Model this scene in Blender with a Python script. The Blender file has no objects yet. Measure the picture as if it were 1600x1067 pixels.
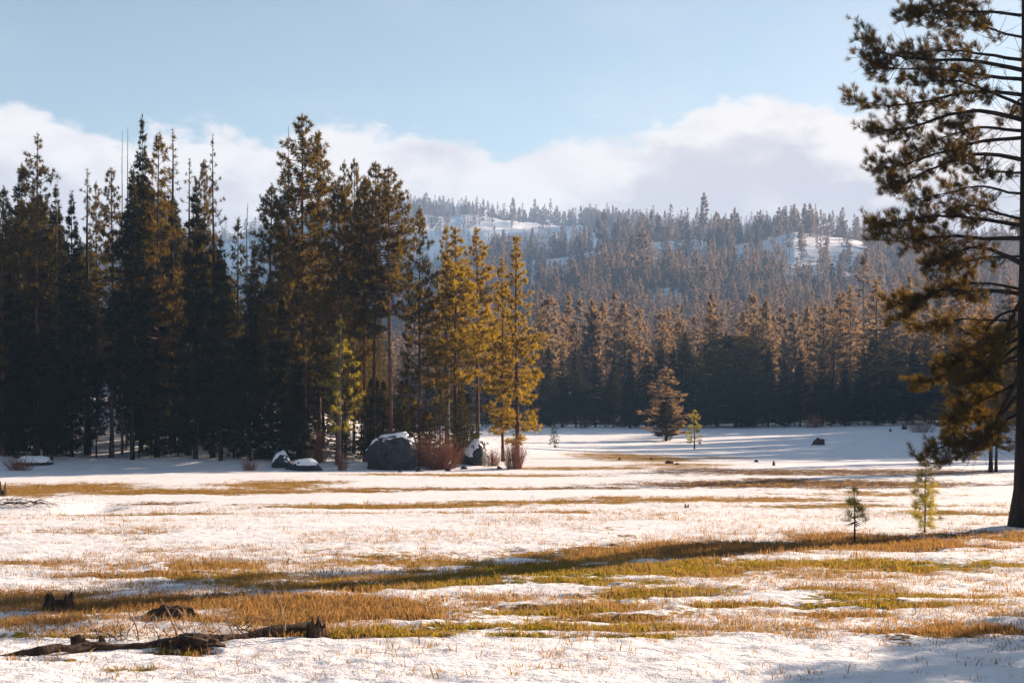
import bpy, math, random
import numpy as np
from mathutils import Vector

S = bpy.context.scene
COL = S.collection
F = 2222.0          # focal length of the view in 1/1600 widths
HR = 662.0          # row of the eye-level horizon
EYE = 4.0
# ------------------------------------------------------------------ camera
cam = bpy.data.objects.new('camera', bpy.data.cameras.new('camera'))
COL.objects.link(cam)
cam.location = (0, 0, EYE)
cam.rotation_euler = (math.radians(90), 0, 0)
cam.data.lens = 50; cam.data.sensor_width = 36
cam.data.shift_y = (HR - 533.5) / 1600
cam.data.clip_start = 0.5; cam.data.clip_end = 20000
S.camera = cam
# ------------------------------------------------------------------ light
SUN_AZ, SUN_EL = math.radians(51), math.radians(16)
EXPO = 1.88
S.view_settings.view_transform = 'Standard'
S.view_settings.look = 'None'
S.view_settings.exposure = EXPO
S.view_settings.gamma = 1
S.view_settings.use_curve_mapping = False
sl = bpy.data.lights.new('sun', 'SUN'); sl.energy = 5.0; sl.angle = math.radians(0.55)
sl.color = (1.0, 0.76, 0.57)
so = bpy.data.objects.new('sun', sl); COL.objects.link(so)
sd = Vector((math.sin(SUN_AZ) * math.cos(SUN_EL), math.cos(SUN_AZ) * math.cos(SUN_EL), math.sin(SUN_EL)))
so.rotation_euler = sd.to_track_quat('Z', 'Y').to_euler()
so.location = (60, 60, 40)


class NT:
    """small helper to write node trees"""
    def __init__(s, tree): s.t = tree; s.n = tree.nodes; s.l = tree.links
    def node(s, typ, **kw):
        nd = s.n.new(typ)
        for k, v in kw.items():
            if hasattr(nd, k): setattr(nd, k, v)
        return nd
    def put(s, sock, v):
        if hasattr(v, 'is_output') or isinstance(v, bpy.types.NodeSocket): s.l.new(v, sock)
        else: sock.default_value = v
    def math(s, op, a, b=0.0, c=0.0, clamp=False):
        nd = s.node('ShaderNodeMath', operation=op, use_clamp=clamp)
        s.put(nd.inputs[0], a); s.put(nd.inputs[1], b); s.put(nd.inputs[2], c)
        return nd.outputs[0]
    def mix(s, f, a, b, blend='MIX'):
        nd = s.node('ShaderNodeMix', data_type='RGBA', blend_type=blend)
        s.put(nd.inputs[0], f); s.put(nd.inputs[6], a); s.put(nd.inputs[7], b)
        return nd.outputs[2]
    def noise(s, vec, scale, detail=4, rough=0.55, out=0, **kw):
        nd = s.node('ShaderNodeTexNoise', **kw)
        if vec is not None: s.l.new(vec, nd.inputs['Vector'])
        nd.inputs['Scale'].default_value = scale; nd.inputs['Detail'].default_value = detail
        nd.inputs['Roughness'].default_value = rough
        return nd.outputs[out]
    def ramp(s, v, a, b, lo=0.0, hi=1.0, smooth=True):
        nd = s.node('ShaderNodeMapRange', interpolation_type='SMOOTHSTEP' if smooth else 'LINEAR')
        s.put(nd.inputs[0], v)
        nd.inputs[1].default_value = a; nd.inputs[2].default_value = b
        nd.inputs[3].default_value = lo; nd.inputs[4].default_value = hi
        return nd.outputs[0]
    def attr(s, name): return s.node('ShaderNodeAttribute', attribute_name=name).outputs['Fac']


def rgb(r, g, b): return (r, g, b, 1)

# ------------------------------------------------------------------ world: sky with a bank of cloud low over the hills
world = bpy.data.worlds.new('World'); S.world = world; world.use_nodes = True
w = NT(world.node_tree); w.n.clear()
WS = 0.05
sky = w.node('ShaderNodeTexSky', sky_type='NISHITA', sun_disc=False)
sky.sun_elevation = SUN_EL; sky.sun_rotation = SUN_AZ
sky.altitude = 1500; sky.air_density = 1.0; sky.dust_density = 1.2; sky.ozone_density = 1.6
tc = w.node('ShaderNodeTexCoord').outputs['Generated']
sep = w.node('ShaderNodeSeparateXYZ'); w.l.new(tc, sep.inputs[0])
X, Y, Z = sep.outputs
hyp = w.math('SQRT', w.math('ADD', w.math('MULTIPLY', X, X), w.math('MULTIPLY', Y, Y)))
az = w.math('ARCTAN2', X, Y)
el = w.math('DIVIDE', Z, w.math('MAXIMUM', hyp, 0.001))
# seamless 3D noise coordinates on the unit direction, stretched sideways
mp = w.node('ShaderNodeMapping'); w.l.new(tc, mp.inputs[0]); mp.inputs['Scale'].default_value = (1, 1, 2.0)
dv = mp.outputs[0]
fc = w.node('ShaderNodeFloatCurve')
tops = [(-800, 190), (0, 180), (60, 186), (120, 210), (170, 218), (280, 208), (350, 206), (430, 218), (500, 196), (600, 196), (680, 214), (780, 224), (850, 212), (920, 196),
        (980, 206), (1030, 200), (1080, 180), (1160, 160), (1250, 163), (1330, 170), (1480, 180), (1600, 186), (2400, 190)]
cm = fc.mapping.curves[0]
pts = [((math.atan((px - 800) / F) + 0.7) / 1.4, (HR - r) / F / 0.4) for px, r in tops]
cm.points[0].location = pts[0]; cm.points[1].location = pts[-1]
for p in pts[1:-1]: cm.points.new(*p)
fc.mapping.update()
w.put(fc.inputs[1], w.math('ADD', w.math('DIVIDE', az, 1.4), 0.5, clamp=True))
edge = w.math('MULTIPLY', fc.outputs[0], 0.4)
n1 = w.math('SUBTRACT', w.noise(dv, 9, 6, 0.55), 0.5)
n2 = w.math('SUBTRACT', w.noise(dv, 34, 5, 0.6), 0.5)
dist = w.math('SUBTRACT', edge, el)                      # >0 inside the bank
dist = w.math('ADD', dist, w.math('ADD', w.math('MULTIPLY', n1, 0.050), w.math('MULTIPLY', n2, 0.042)))
mask = w.ramp(dist, -0.002, 0.010)
wisp = w.math('MULTIPLY', w.ramp(w.noise(dv, 5, 6, 0.6), 0.42, 0.75), w.ramp(el, 0.20, 0.45, 0.22, 0.0))
mask = w.math('MAXIMUM', mask, wisp)
body = w.math('ADD', w.noise(dv, 6.5, 5, 0.5), w.math('MULTIPLY', n2, 0.12))
def puff(off):
    m2 = w.node('ShaderNodeMapping'); w.l.new(tc, m2.inputs[0]); m2.inputs['Scale'].default_value = (1, 1, 1.7); m2.inputs['Location'].default_value = off
    return w.noise(m2.outputs[0], 13, 8, 0.58, distortion=0.25)
relief = w.math('SUBTRACT', puff((0, 0, 0)), puff((-.014, 0, -.022)))
grey = w.math('MULTIPLY', w.ramp(w.math('ADD', dist, w.math('MULTIPLY', w.math('SUBTRACT', body, 0.5), 0.22)), 0.012, 0.060), w.ramp(el, 0.07, 0.16, 0.75, 1.0))
k = 1 / 2 ** EXPO
warmth = w.ramp(az, -0.1, 0.5)
lit = w.mix(warmth, rgb(1.08 * k, 1.0 * k, .96 * k), rgb(1.2 * k, 1.07 * k, .98 * k))
dim = w.mix(warmth, rgb(0.80 * k, 0.74 * k, 0.76 * k), rgb(0.74 * k, 0.68 * k, 0.72 * k))
grey = w.math('ADD', grey, w.math('MULTIPLY', relief, -2.2), clamp=True)
cloud = w.mix(grey, lit, dim)
skyc = w.mix(1.0, sky.outputs[0], rgb(WS * 1.27, WS * 1.05, WS * .85), 'MULTIPLY')
final = w.mix(mask, skyc, cloud)
bg = w.node('ShaderNodeBackground'); w.l.new(final, bg.inputs[0]); bg.inputs[1].default_value = 1.0
wo = w.node('ShaderNodeOutputWorld'); w.l.new(bg.outputs[0], wo.inputs[0])

# ------------------------------------------------------------------ materials
def mat(name):
    m = bpy.data.materials.new(name); m.use_nodes = True
    t = NT(m.node_tree)
    return m, t, t.n['Principled BSDF']

def objcoord(t): return t.node('ShaderNodeTexCoord').outputs['Object']

def bark(name, a, b, scale=3.0):
    m, t, p = mat(name)
    mp = t.node('ShaderNodeMapping'); t.l.new(objcoord(t), mp.inputs[0]); mp.inputs['Scale'].default_value = (1, 1, 0.22)
    n = t.noise(mp.outputs[0], scale, 6, 0.65)
    t.put(p.inputs['Base Color'], t.mix(t.ramp(n, 0.35, 0.65), rgb(*a), rgb(*b)))
    p.inputs['Roughness'].default_value = 0.9; p.inputs['Specular IOR Level'].default_value = 0.2
    bp = t.node('ShaderNodeBump'); bp.inputs['Strength'].default_value = 0.9; bp.inputs['Distance'].default_value = 0.06
    t.l.new(t.noise(mp.outputs[0], scale * 2.2, 6, 0.7), bp.inputs['Height']); t.l.new(bp.outputs[0], p.inputs['Normal'])
    return m

def leafmat(name, a, b, trans, tf=0.45, scale=0.5):
    """needles: diffuse front, light coming through from behind"""
    m, t, p = mat(name)
    t.n.remove(p)
    oi = t.node('ShaderNodeObjectInfo').outputs['Random']
    geo = t.node('ShaderNodeNewGeometry').outputs['Position']
    n = t.noise(geo, scale, 3, 0.6)
    f = t.math('ADD', t.math('MULTIPLY', oi, 0.5), t.math('SUBTRACT', t.math('MULTIPLY', n, 1.6), 0.55), clamp=True)
    c = t.mix(f, rgb(*a), rgb(*b))
    d = t.node('ShaderNodeBsdfDiffuse'); t.l.new(c, d.inputs[0])
    tr = t.node('ShaderNodeBsdfTranslucent'); t.l.new(t.mix(f, rgb(*trans), rgb(trans[0] * .75, trans[1] * .85, trans[2])), tr.inputs[0])
    gl = t.node('ShaderNodeBsdfGlossy'); gl.inputs[0].default_value = rgb(.5, .5, .5); gl.inputs[1].default_value = 0.45
    ms = t.node('ShaderNodeMixShader'); ms.inputs[0].default_value = tf
    t.l.new(d.outputs[0], ms.inputs[1]); t.l.new(tr.outputs[0], ms.inputs[2])
    m2 = t.node('ShaderNodeMixShader'); m2.inputs[0].default_value = 0.012
    t.l.new(ms.outputs[0], m2.inputs[1]); t.l.new(gl.outputs[0], m2.inputs[2])
    t.l.new(m2.outputs[0], t.n['Material Output'].inputs[0])
    return m

M = {}
M['bark_red'] = bark('bark_red', (0.035, 0.018, 0.014), (0.13, 0.060, 0.042))
M['bark_dark'] = bark('bark_dark', (0.008, 0.006, 0.0055), (0.03, 0.021, 0.017))
M['bark_grey'] = bark('bark_grey', (0.07, 0.06, 0.055), (0.2, 0.17, 0.15))
M['dead_wood'] = bark('dead_wood', (0.025, 0.017, 0.013), (0.085, 0.05, 0.032), 5)
M['pale_wood'] = bark('pale_wood', (0.16, 0.10, 0.07), (0.34, 0.22, 0.15), 6)
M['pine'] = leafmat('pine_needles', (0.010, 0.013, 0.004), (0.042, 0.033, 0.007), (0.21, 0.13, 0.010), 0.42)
M['gold_pine'] = leafmat('sunny_pine_needles', (0.06, 0.048, 0.010), (0.13, 0.082, 0.012), (0.50, 0.30, 0.016), 0.46)  # pine needles with the gold of the low sun put into their colour
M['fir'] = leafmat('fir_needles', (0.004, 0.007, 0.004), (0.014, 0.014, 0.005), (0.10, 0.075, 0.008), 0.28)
M['far_pine'] = leafmat('hillside_needles', (0.018, 0.026, 0.014), (0.085, 0.066, 0.042), (0.44, 0.27, 0.12), 0.42, 0.03)  # far needles coloured lighter so the distant tops look sunlit
M['hill_pine'] = leafmat('hillside_needles_far', (0.016, 0.024, 0.018), (0.080, 0.064, 0.046), (0.36, 0.23, 0.13), 0.38, 0.02)  # cooler tint for the hill's blue shade, lightened to back up the haze
M['young'] = leafmat('young_needles', (0.075, 0.085, 0.016), (0.14, 0.13, 0.02), (0.5, 0.38, 0.03), 0.5)
M['big_pine'] = leafmat('backlit_pine_needles', (0.008, 0.010, 0.004), (0.030, 0.025, 0.006), (0.24, 0.135, 0.007), 0.34, 1.0)  # needle colour darkened so the crown reads as a backlit silhouette
M['twig'] = leafmat('red_twigs', (0.16, 0.07, 0.045), (0.36, 0.17, 0.10), (0.45, 0.2, 0.09), 0.25, 2)
M['straw'] = leafmat('dry_grass', (0.12, 0.072, 0.030), (0.36, 0.22, 0.085), (0.48, 0.28, 0.08), 0.4, 1.2)
M['russet'] = leafmat('russet_grass', (0.10, 0.048, 0.022), (0.30, 0.16, 0.06), (0.50, 0.25, 0.07), 0.38, 1.2)
M['green'] = leafmat('green_grass', (0.07, 0.058, 0.010), (0.20, 0.145, 0.016), (0.46, 0.32, 0.02), 0.42, 1.2)


def ground_material():
    m, t, p = mat('snow_and_grass')
    pos = t.node('ShaderNodeNewGeometry').outputs['Position']
    g, gr, lit_, br = t.attr('grass'), t.attr('green'), t.attr('litter'), t.attr('brown')
    mp = t.node('ShaderNodeMapping'); t.l.new(pos, mp.inputs[0]); mp.inputs['Scale'].default_value = (0.75, 1, 1)
    nA = t.noise(mp.outputs[0], 0.9, 6, 0.65)
    nB = t.noise(mp.outputs[0], 5.5, 5, 0.7)
    nC = t.noise(pos, 26, 3, 0.6)
    nL = t.noise(mp.outputs[0], 0.22, 6, 0.7)
    g = t.math('ADD', g, t.math('MULTIPLY', t.math('SUBTRACT', nL, 0.5), 0.9))
    cov = t.math('ADD', g, t.math('ADD', t.math('MULTIPLY', t.math('SUBTRACT', nA, 0.5), 1.5), t.math('MULTIPLY', t.math('SUBTRACT', nB, 0.5), 1.9)))
    cov = t.ramp(cov, 0.47, 0.60)
    snow = t.mix(t.ramp(nA, 0.3, 0.7), rgb(0.70, 0.70, 0.735), rgb(0.86, 0.855, 0.865))
    # bits of litter on snow
    fleck = t.math('MULTIPLY', t.ramp(t.noise(pos, 9, 4, 0.85), 0.60, 0.72), t.ramp(t.math('ADD', g, t.noise(pos, .5, 3, .6)), 0.20, 0.75, 0.15, 0.8))
    snow = t.mix(fleck, snow, rgb(0.25, 0.16, 0.09))
    gold = t.mix(t.ramp(nB, 0.32, 0.68), rgb(0.14, 0.068, 0.014), rgb(0.42, 0.24, 0.045))
    green = t.mix(t.ramp(nB, 0.32, 0.68), rgb(0.065, 0.060, 0.010), rgb(0.26, 0.21, 0.02))
    brown = t.mix(t.ramp(nB, 0.32, 0.68), rgb(0.035, 0.020, 0.012), rgb(0.17, 0.085, 0.035))
    gc = t.mix(t.ramp(t.math('ADD', gr, t.math('MULTIPLY', t.math('SUBTRACT', nA, 0.5), 0.8)), 0.3, 0.75), gold, green)
    gc = t.mix(t.ramp(t.math('ADD', br, t.math('MULTIPLY', t.math('SUBTRACT', nA, 0.5), 0.8)), 0.3, 0.7), gc, brown)
    gc = t.mix(t.ramp(nC, 0.3, 0.55, 0.55, 0.0), gc, rgb(0.03, 0.018, 0.008))
    c = t.mix(cov, snow, gc)
    lc = t.math('ADD', lit_, t.math('MULTIPLY', t.math('SUBTRACT', t.noise(pos, 0.12, 6, 0.7), 0.5), 1.2))
    c = t.mix(t.ramp(lc, 0.45, 0.6), c, t.mix(nA, rgb(0.03, 0.022, 0.016), rgb(0.075, 0.055, 0.04)))
    c = t.mix(t.math('MULTIPLY', t.ramp(t.noise(pos, .6, 5, .75), .55, .7), cov), c, t.mix(nB, rgb(0.05, 0.028, 0.012), rgb(0.16, 0.085, 0.03)))
    t.put(p.inputs['Base Color'], c)
    p.inputs['Roughness'].default_value = 0.75
    t.put(p.inputs['Specular IOR Level'], t.mix(cov, rgb(.35, .35, .35), rgb(.02, .02, .02)))
    h = t.math('ADD', t.math('MULTIPLY', t.noise(mp.outputs[0], 2.2, 5, 0.6), 0.22), t.math('MULTIPLY', nB, 0.12))
    h = t.math('ADD', h, t.math('MULTIPLY', cov, -0.05))
    h = t.math('ADD', h, t.math('MULTIPLY', nC, 0.03))
    bp = t.node('ShaderNodeBump'); bp.inputs['Strength'].default_value = 0.8; bp.inputs['Distance'].default_value = 1.0
    t.l.new(h, bp.inputs['Height']); t.l.new(bp.outputs[0], p.inputs['Normal'])
    return m

def rock_material():
    m, t, p = mat('granite')
    oc = objcoord(t)
    n = t.noise(oc, 1.6, 8, 0.7)
    c = t.mix(t.ramp(n, 0.35, 0.7), rgb(0.006, 0.007, 0.010), rgb(0.045, 0.045, 0.052))
    t.put(p.inputs['Base Color'], t.mix(t.ramp(t.noise(oc, 5, 5, 0.7), 0.55, 0.7), c, rgb(0.05, 0.05, 0.035)))
    p.inputs['Roughness'].default_value = 0.9
    bp = t.node('ShaderNodeBump'); bp.inputs['Strength'].default_value = 0.8; bp.inputs['Distance'].default_value = 0.15
    t.l.new(t.noise(oc, 3, 8, 0.7), bp.inputs['Height']); t.l.new(bp.outputs[0], p.inputs['Normal'])
    return m
M['rock'] = rock_material()
def snow_cap_material():
    m, t, p = mat('snow_cap')
    p.inputs['Base Color'].default_value = rgb(0.83, 0.84, 0.87); p.inputs['Roughness'].default_value = 0.8
    bp = t.node('ShaderNodeBump'); bp.inputs['Strength'].default_value = 0.4; bp.inputs['Distance'].default_value = 0.1
    t.l.new(t.noise(objcoord(t), 3, 5, 0.6), bp.inputs['Height']); t.l.new(bp.outputs[0], p.inputs['Normal'])
    return m
M['snow'] = snow_cap_material()

# ------------------------------------------------------------------ numpy noise and geometry helpers
def vnoise(x, y, seed=0):
    xi = np.floor(x).astype(np.int64); yi = np.floor(y).astype(np.int64)
    xf = x - xi; yf = y - yi
    u = xf * xf * (3 - 2 * xf); v = yf * yf * (3 - 2 * yf)
    def h(a, b):
        n = (a * 374761393 + b * 668265263 + seed * 1442695041) & 0xffffffff
        n = ((n ^ (n >> 13)) * 1274126177) & 0xffffffff
        return ((n ^ (n >> 16)) & 0xffff) / 65535.0
    return (h(xi, yi) * (1 - u) + h(xi + 1, yi) * u) * (1 - v) + (h(xi, yi + 1) * (1 - u) + h(xi + 1, yi + 1) * u) * v
def fbm(x, y, octv=4, seed=0, gain=0.5):
    s = 0; a = 1; tot = 0
    for i in range(octv):
        s = s + a * vnoise(x * 2 ** i, y * 2 ** i, seed + i * 17); tot += a; a *= gain
    return s / tot
def sst(a, b, x):
    t = np.clip((x - a) / (b - a), 0, 1); return t * t * (3 - 2 * t)

RIDGE_A = ([-4000, 300, 560, 700, 830, 900, 1000, 1060, 1150, 1200, 1240, 1330, 1400, 1500, 1650, 2000, 2600, 5000],
           [  560, 560, 520, 450, 412, 395,  381,  376,  382,  374,  362,  371,  394, 400, 405, 480, 575, 610])
RIDGE_B = ([-4000, -400, 100, 340, 450, 560, 640, 720, 850, 1000, 1150, 1300, 1500, 1800, 2300, 5000],
           [  560,  480, 430, 390, 372, 350, 345, 347, 356,  366,  378,  392,  400, 460, 580, 620])
DA, DB = 1450.0, 2500.0
def height(x, y):
    """terrain height (metres) at world x, y"""
    x = np.asarray(x, float); y = np.asarray(y, float)
    yy = np.maximum(y, 30.0)
    px = 800 + F * x / yy
    z = 0.16 * (fbm(x / 6, y / 6, 3, 5) - 0.5) + 0.5 * (fbm(x / 35, y / 35, 2, 9) - 0.5) * sst(25, 60, y)
    # far meadow climbs gently to the tree line
    z = z + (3.6 + 1.6 * sst(20, 160, x)) * sst(165, 315, y)
    # wooded knoll on the left
    z = z + 9.5 * np.exp(-(((x + 50) / 34) ** 2 + ((y - 178) / 30) ** 2)) + 3.2 * np.exp(-(((x + 25) / 8) ** 2 + ((y - 152) / 14) ** 2))
    # snow bank along the foot of the left wood
    bank = np.exp(-((y - 127.5 - 2.0 * (fbm(x / 9, x * 0, 2, 3) - .5)) / 2.2) ** 2) * sst(6, -6, x)
    z = z + 0.55 * bank * (0.4 + fbm(x / 5, y / 5, 2, 8))
    # banks of the small creek at the left edge
    z = z + 0.55 * np.exp(-(((x + 25.5) / 5.5) ** 2 + ((y - 68) / 2.6) ** 2)) - 0.5 * np.exp(-(((x + 19.5) / 1.0) ** 2 + ((y - 66.5) / 2.2) ** 2))
    # hills behind
    ra = EYE + (HR - np.interp(px, *RIDGE_A)) / F * DA
    rb = EYE + (HR - np.interp(px, *RIDGE_B)) / F * DB
    base = 5.2
    ta = np.clip((yy - 315) / (DA - 315), 0, None)
    za = np.where(ta < 1, (ra - base) * (0.42 * ta ** 1.15 + 0.58 * ta ** 2.1), ra - base)
    dip = np.clip((yy - DA) / (DB - DA), 0, None)
    zb = np.where(dip < 1, (ra - base) * (1 - sst(0, .35, dip) * .22) * (1 - sst(.2, 1, dip)) + (rb - base) * sst(.15, 1, dip),
                  (rb - base) * (1 - 0.5 * sst(1, 2.6, dip)))
    hill = np.where(yy < DA, za, zb)
    rough = (fbm(x / 110, y / 110, 4, 21) - 0.5) * 38 * sst(420, 1100, yy) * np.where(yy > DA, 1.0, 1.0 - 0.75 * sst(1100, DA, yy))
    return z + np.where(yy > 315, hill + rough, 0)

def H(x, y): return float(height(np.array([x]), np.array([y]))[0])
def flat(px, row):
    """world x, y where the line of sight through a pixel meets the meadow"""
    d = EYE * F / (row - HR); return (px - 800) / F * d, d
def on_ground(px, row):
    """march the line of sight to the terrain"""
    ys = np.geomspace(15, 1600, 6000)
    xs = (px - 800) / F * ys
    zz = EYE + (HR - row) / F * ys
    hit = np.nonzero(zz <= height(xs, ys))[0]
    i = hit[0] if len(hit) else -1
    return float(xs[i]), float(ys[i])

def new_mesh(name, v, f, mats=(), smooth=True, fm=None, attrs=None):
    """v (n,3), f (m,k) all of one size"""
    me = bpy.data.meshes.new(name)
    v = np.asarray(v, np.float32); f = np.asarray(f, np.int32)
    me.vertices.add(len(v)); me.vertices.foreach_set('co', v.ravel())
    k = f.shape[1]
    me.loops.add(f.size); me.loops.foreach_set('vertex_index', f.ravel())
    me.polygons.add(len(f)); me.polygons.foreach_set('loop_start', np.arange(0, f.size, k, dtype=np.int32))
    me.polygons.foreach_set('loop_total', np.full(len(f), k, np.int32))
    if smooth: me.polygons.foreach_set('use_smooth', np.ones(len(f), bool))
    for m in mats: me.materials.append(m)
    if attrs:
        for an, av in attrs.items():
            a = me.attributes.new(an, 'FLOAT', 'POINT'); a.data.foreach_set('value', np.asarray(av, np.float32))
    me.update(calc_edges=True)
    return me

def link(name, me, parent=None, loc=(0, 0, 0), rz=0, label=None, cat=None, group=None, kind=None):
    o = bpy.data.objects.new(name, me); COL.objects.link(o)
    o.location = loc; o.rotation_euler = (0, 0, rz)
    if parent: o.parent = parent
    if label: o['label'] = label
    if cat: o['category'] = cat
    if group: o['group'] = group
    if kind: o['kind'] = kind
    return o

# ------------------------------------------------------------------ ground sheet
PATCH = [  # px, row, half width, half height, strength, green, brown
    (985, 716, 95, 6, 1, .35, 0), (1120, 714, 60, 2.5, .8, .2, .2), (900, 731, 110, 3, 1, .2, 0), (1060, 727, 90, 3, .9, .3, .2), (1290, 739, 290, 5.5, 1, .1, .9),
    (1080, 733, 80, 4, .9, .1, .7), (760, 742, 190, 3.2, 1, .1, .2), (1270, 757, 260, 7.5, 1, .1, .95), (1040, 758, 100, 3.5, .85, .1, .8),  # broad brown strips at right: grass plus the tree shadow painted across it
    (430, 757, 95, 6.5, 1, .2, 0), (60, 764, 120, 9, 1.1, .15, .1), (350, 768, 260, 4.5, 1, .05, .4), (760, 764, 260, 3.2, .95, .1, .5),
    (250, 787, 52, 4, .95, .1, .9), (620, 793, 190, 4, 1, .5, 0), (860, 789, 180, 3, .95, .4, .1), (1130, 784, 200, 5, .95, .3, .1), (240, 804, 110, 2, .85, .9, 0),
    (1370, 776, 130, 5, .62, .2, .2), (1350, 796, 240, 3, .75, .5, .2), (1500, 808, 130, 3, .65, .5, .1), (700, 806, 300, 2, .5, .3, 0),
    (950, 868, 110, 11, .95, .2, .3), (1090, 861, 140, 13, 1.1, 0, .7), (1240, 857, 150, 12, 1.1, 0, .7), (1390, 850, 120, 12, 1.05, .1, .6), (1520, 840, 110, 7, .9, .2, .8),
    (700, 884, 170, 7, .9, .5, .1), (850, 894, 160, 10, 1.0, .8, 0), (680, 909, 190, 10, 1.0, .8, .1), (560, 920, 120, 9, .95, .6, .3), (1010, 893, 170, 12, 1.0, .75, .1), (1180, 884, 160, 7, .9, .6, .3),
    (1350, 883, 170, 7, .95, .9, 0), (1530, 890, 120, 9, .95, .9, 0), (1070, 928, 80, 9, 1.0, .8, 0), (950, 934, 70, 5, .7, .5, .1), (1300, 925, 110, 4, .62, .6, .2), (1450, 936, 150, 5, .75, .8, 0),
    (1420, 948, 110, 5, .7, .8, 0), (1180, 948, 90, 4, .6, .5, .3), (1290, 961, 90, 4, .7, .4, .4), (1100, 985, 130, 4, .6, .5, .2), (1520, 988, 110, 8, .72, .3, .8), (1330, 990, 90, 7, .66, .2, .8),
    (320, 885, 130, 9, .66, .3, .3), (190, 902, 160, 6, .55, .2, .5), (60, 880, 130, 3, .5, .1, .3), (60, 932, 110, 8, .8, .3, .5), (420, 905, 150, 5, .6, .6, .1), (240, 948, 230, 16, .92, .3, .6), (480, 948, 190, 18, .88, .2, .7),
    (540, 962, 170, 13, .9, .2, .5), (620, 995, 150, 10, 1.0, .7, .1), (800, 984, 220, 9, .9, .5, .2), (780, 958, 130, 6, .7, .6, .2), (930, 998, 170, 6, .85, .6, .1), (900, 968, 120, 5, .6, .3, .3),
    (110, 998, 130, 4, .9, .8, .1), (60, 975, 110, 6, .5, .2, .6), (290, 1021, 60, 6, .95, .5, .5), (60, 1037, 80, 4, .85, .5, .4), (220, 1049, 90, 3, .75, .7, .2), (420, 975, 120, 8, .75, .3, .6),
    (730, 935, 140, 6, .5, .3, .3), (860, 950, 100, 4, .5, .3, .3),
]
def fields(x, y):
    g = np.zeros_like(x); gr = np.zeros_like(x); br = np.zeros_like(x); wsum = np.full_like(x, 1e-6)
    wx = x + 1.2 * (fbm(x / 3.5, y / 3.5, 3, 31) - .5) * np.clip(y / 50, .5, 4)
    wy = y + 1.6 * (fbm(x / 4.5, y / 4.5, 3, 41) - .5) * np.clip(y / 50, .5, 4)
    for (px, row, hw, hh, s, G, B) in PATCH:
        cx, cy = flat(px, row)
        s = s * (.66 if cy < 60 else .80)
        a = hw * cy / F * 1.15; b = abs(flat(px, row - hh)[1] - flat(px, row + hh)[1]) / 2 * (1.05 if cy > 60 else .85)
        q = ((wx - cx) / a) ** 2 + ((wy - cy) / b) ** 2
        v = s * np.exp(-np.minimum(q, 30) ** 1.5 * 0.7)
        g = np.maximum(g, v); gr += v * G; br += v * B; wsum += v
    gr /= wsum; br /= wsum
    n = fbm(x / 2.6, y / 2.2, 4, 51)
    inner = sst(24.5, 27.5, y) * sst(118, 95, y)
    g = g + inner * (0.26 * sst(.45, .7, n) + 0.05) * np.where(y < 55, 1.25, .85)
    g = g + 0.22 * sst(28, 24, y) * sst(.55, .8, n)
    g = g + 0.35 * sst(0.6, .75, fbm(x / 9, y / 9, 3, 71)) * sst(118, 150, y) * sst(300, 200, y)
    return g, gr, br

BARE = [  # open snow on the hills: px, row, half width, half height
    (745, 352, 95, 14), (690, 380, 60, 18), (850, 345, 60, 10), (900, 372, 50, 8), (850, 402, 25, 7), (880, 395, 28, 7), (935, 383, 22, 8), (1055, 368, 42, 5), (1090, 383, 30, 8), (1035, 378, 20, 6),
    (1165, 382, 18, 9), (1235, 380, 45, 11), (1310, 375, 55, 9), (1350, 385, 30, 5), (1225, 392, 26, 9), (1290, 392, 25, 6), (375, 385, 40, 25), (790, 330, 40, 5), (820, 415, 16, 10),
]
def bare(x, y, z):
    px = 800 + F * x / y; row = HR - (z - EYE) / y * F
    v = np.zeros_like(x)
    for (a, b, c, d) in BARE:
        v = np.maximum(v, np.exp(-(((px - a) / c / 1.15) ** 2 + ((row - b) / d / 1.15) ** 2) ** 2))
    return v * (y > 1000)

rows = np.concatenate([np.arange(1190, 960, -1.6), np.arange(960, 692, -1.0)])
ys = EYE * F / (rows - HR)
ys = np.concatenate([[-60, -30, -10, 0, 6, 11], ys, np.geomspace(ys[-1] * 1.008, 3600, 250)])
tt = np.linspace(-1, 1, 620)
tt = 0.42 * tt + 0.9 * tt ** 5
U = np.maximum(ys, 0) + 9
U = np.where(ys < 8, 60, U)
U = np.maximum(U, 17)
gx = tt[None, :] * (U[:, None]) + np.sign(tt)[None, :] * np.abs(tt[None, :]) ** 6 * 25
gy = np.repeat(ys[:, None], len(tt), 1)
gx, gy = gx.ravel(), gy.ravel()
gz = height(gx, gy)
G_, GR_, BR_ = fields(gx, np.maximum(gy, 5))
# snow lies thicker than the bare patches; lumps, wind crust and old footprints in the foreground
thick = sst(.62, .38, G_ + 0.9 * (fbm(gx / .9, gy / .7, 4, 61) - .5))
near = sst(70, 30, gy)
gz = gz + 0.06 * thick * sst(130, 100, gy) + 0.13 * near * thick * (fbm(gx / .9, gy / .7, 3, 81) - .5) \
     + 0.05 * near * (fbm(gx / .3, gy / .3, 2, 91) - .5)
litter = (0.9 - .42 * sst(420, 600, gy)) * sst(312, 330, gy) * (1 - bare(gx, np.maximum(gy, 5), gz))
litter = np.maximum(litter, .5 * sst(2300, 2500, gy) * (1 - bare(gx, np.maximum(gy, 5), gz)))
nr, nc = len(ys), len(tt)
ii = (np.arange(nr - 1)[:, None] * nc + np.arange(nc - 1)[None, :]).ravel()
fa = np.stack([ii, ii + 1, ii + nc + 1, ii + nc], 1)
gm = new_mesh('ground', np.stack([gx, gy, gz], 1), fa, [ground_material()], attrs={'grass': G_, 'green': GR_, 'brown': BR_, 'litter': litter})
link('ground', gm, label='meadow and hills under patchy melting snow with dry golden grass', kind='structure')

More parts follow.
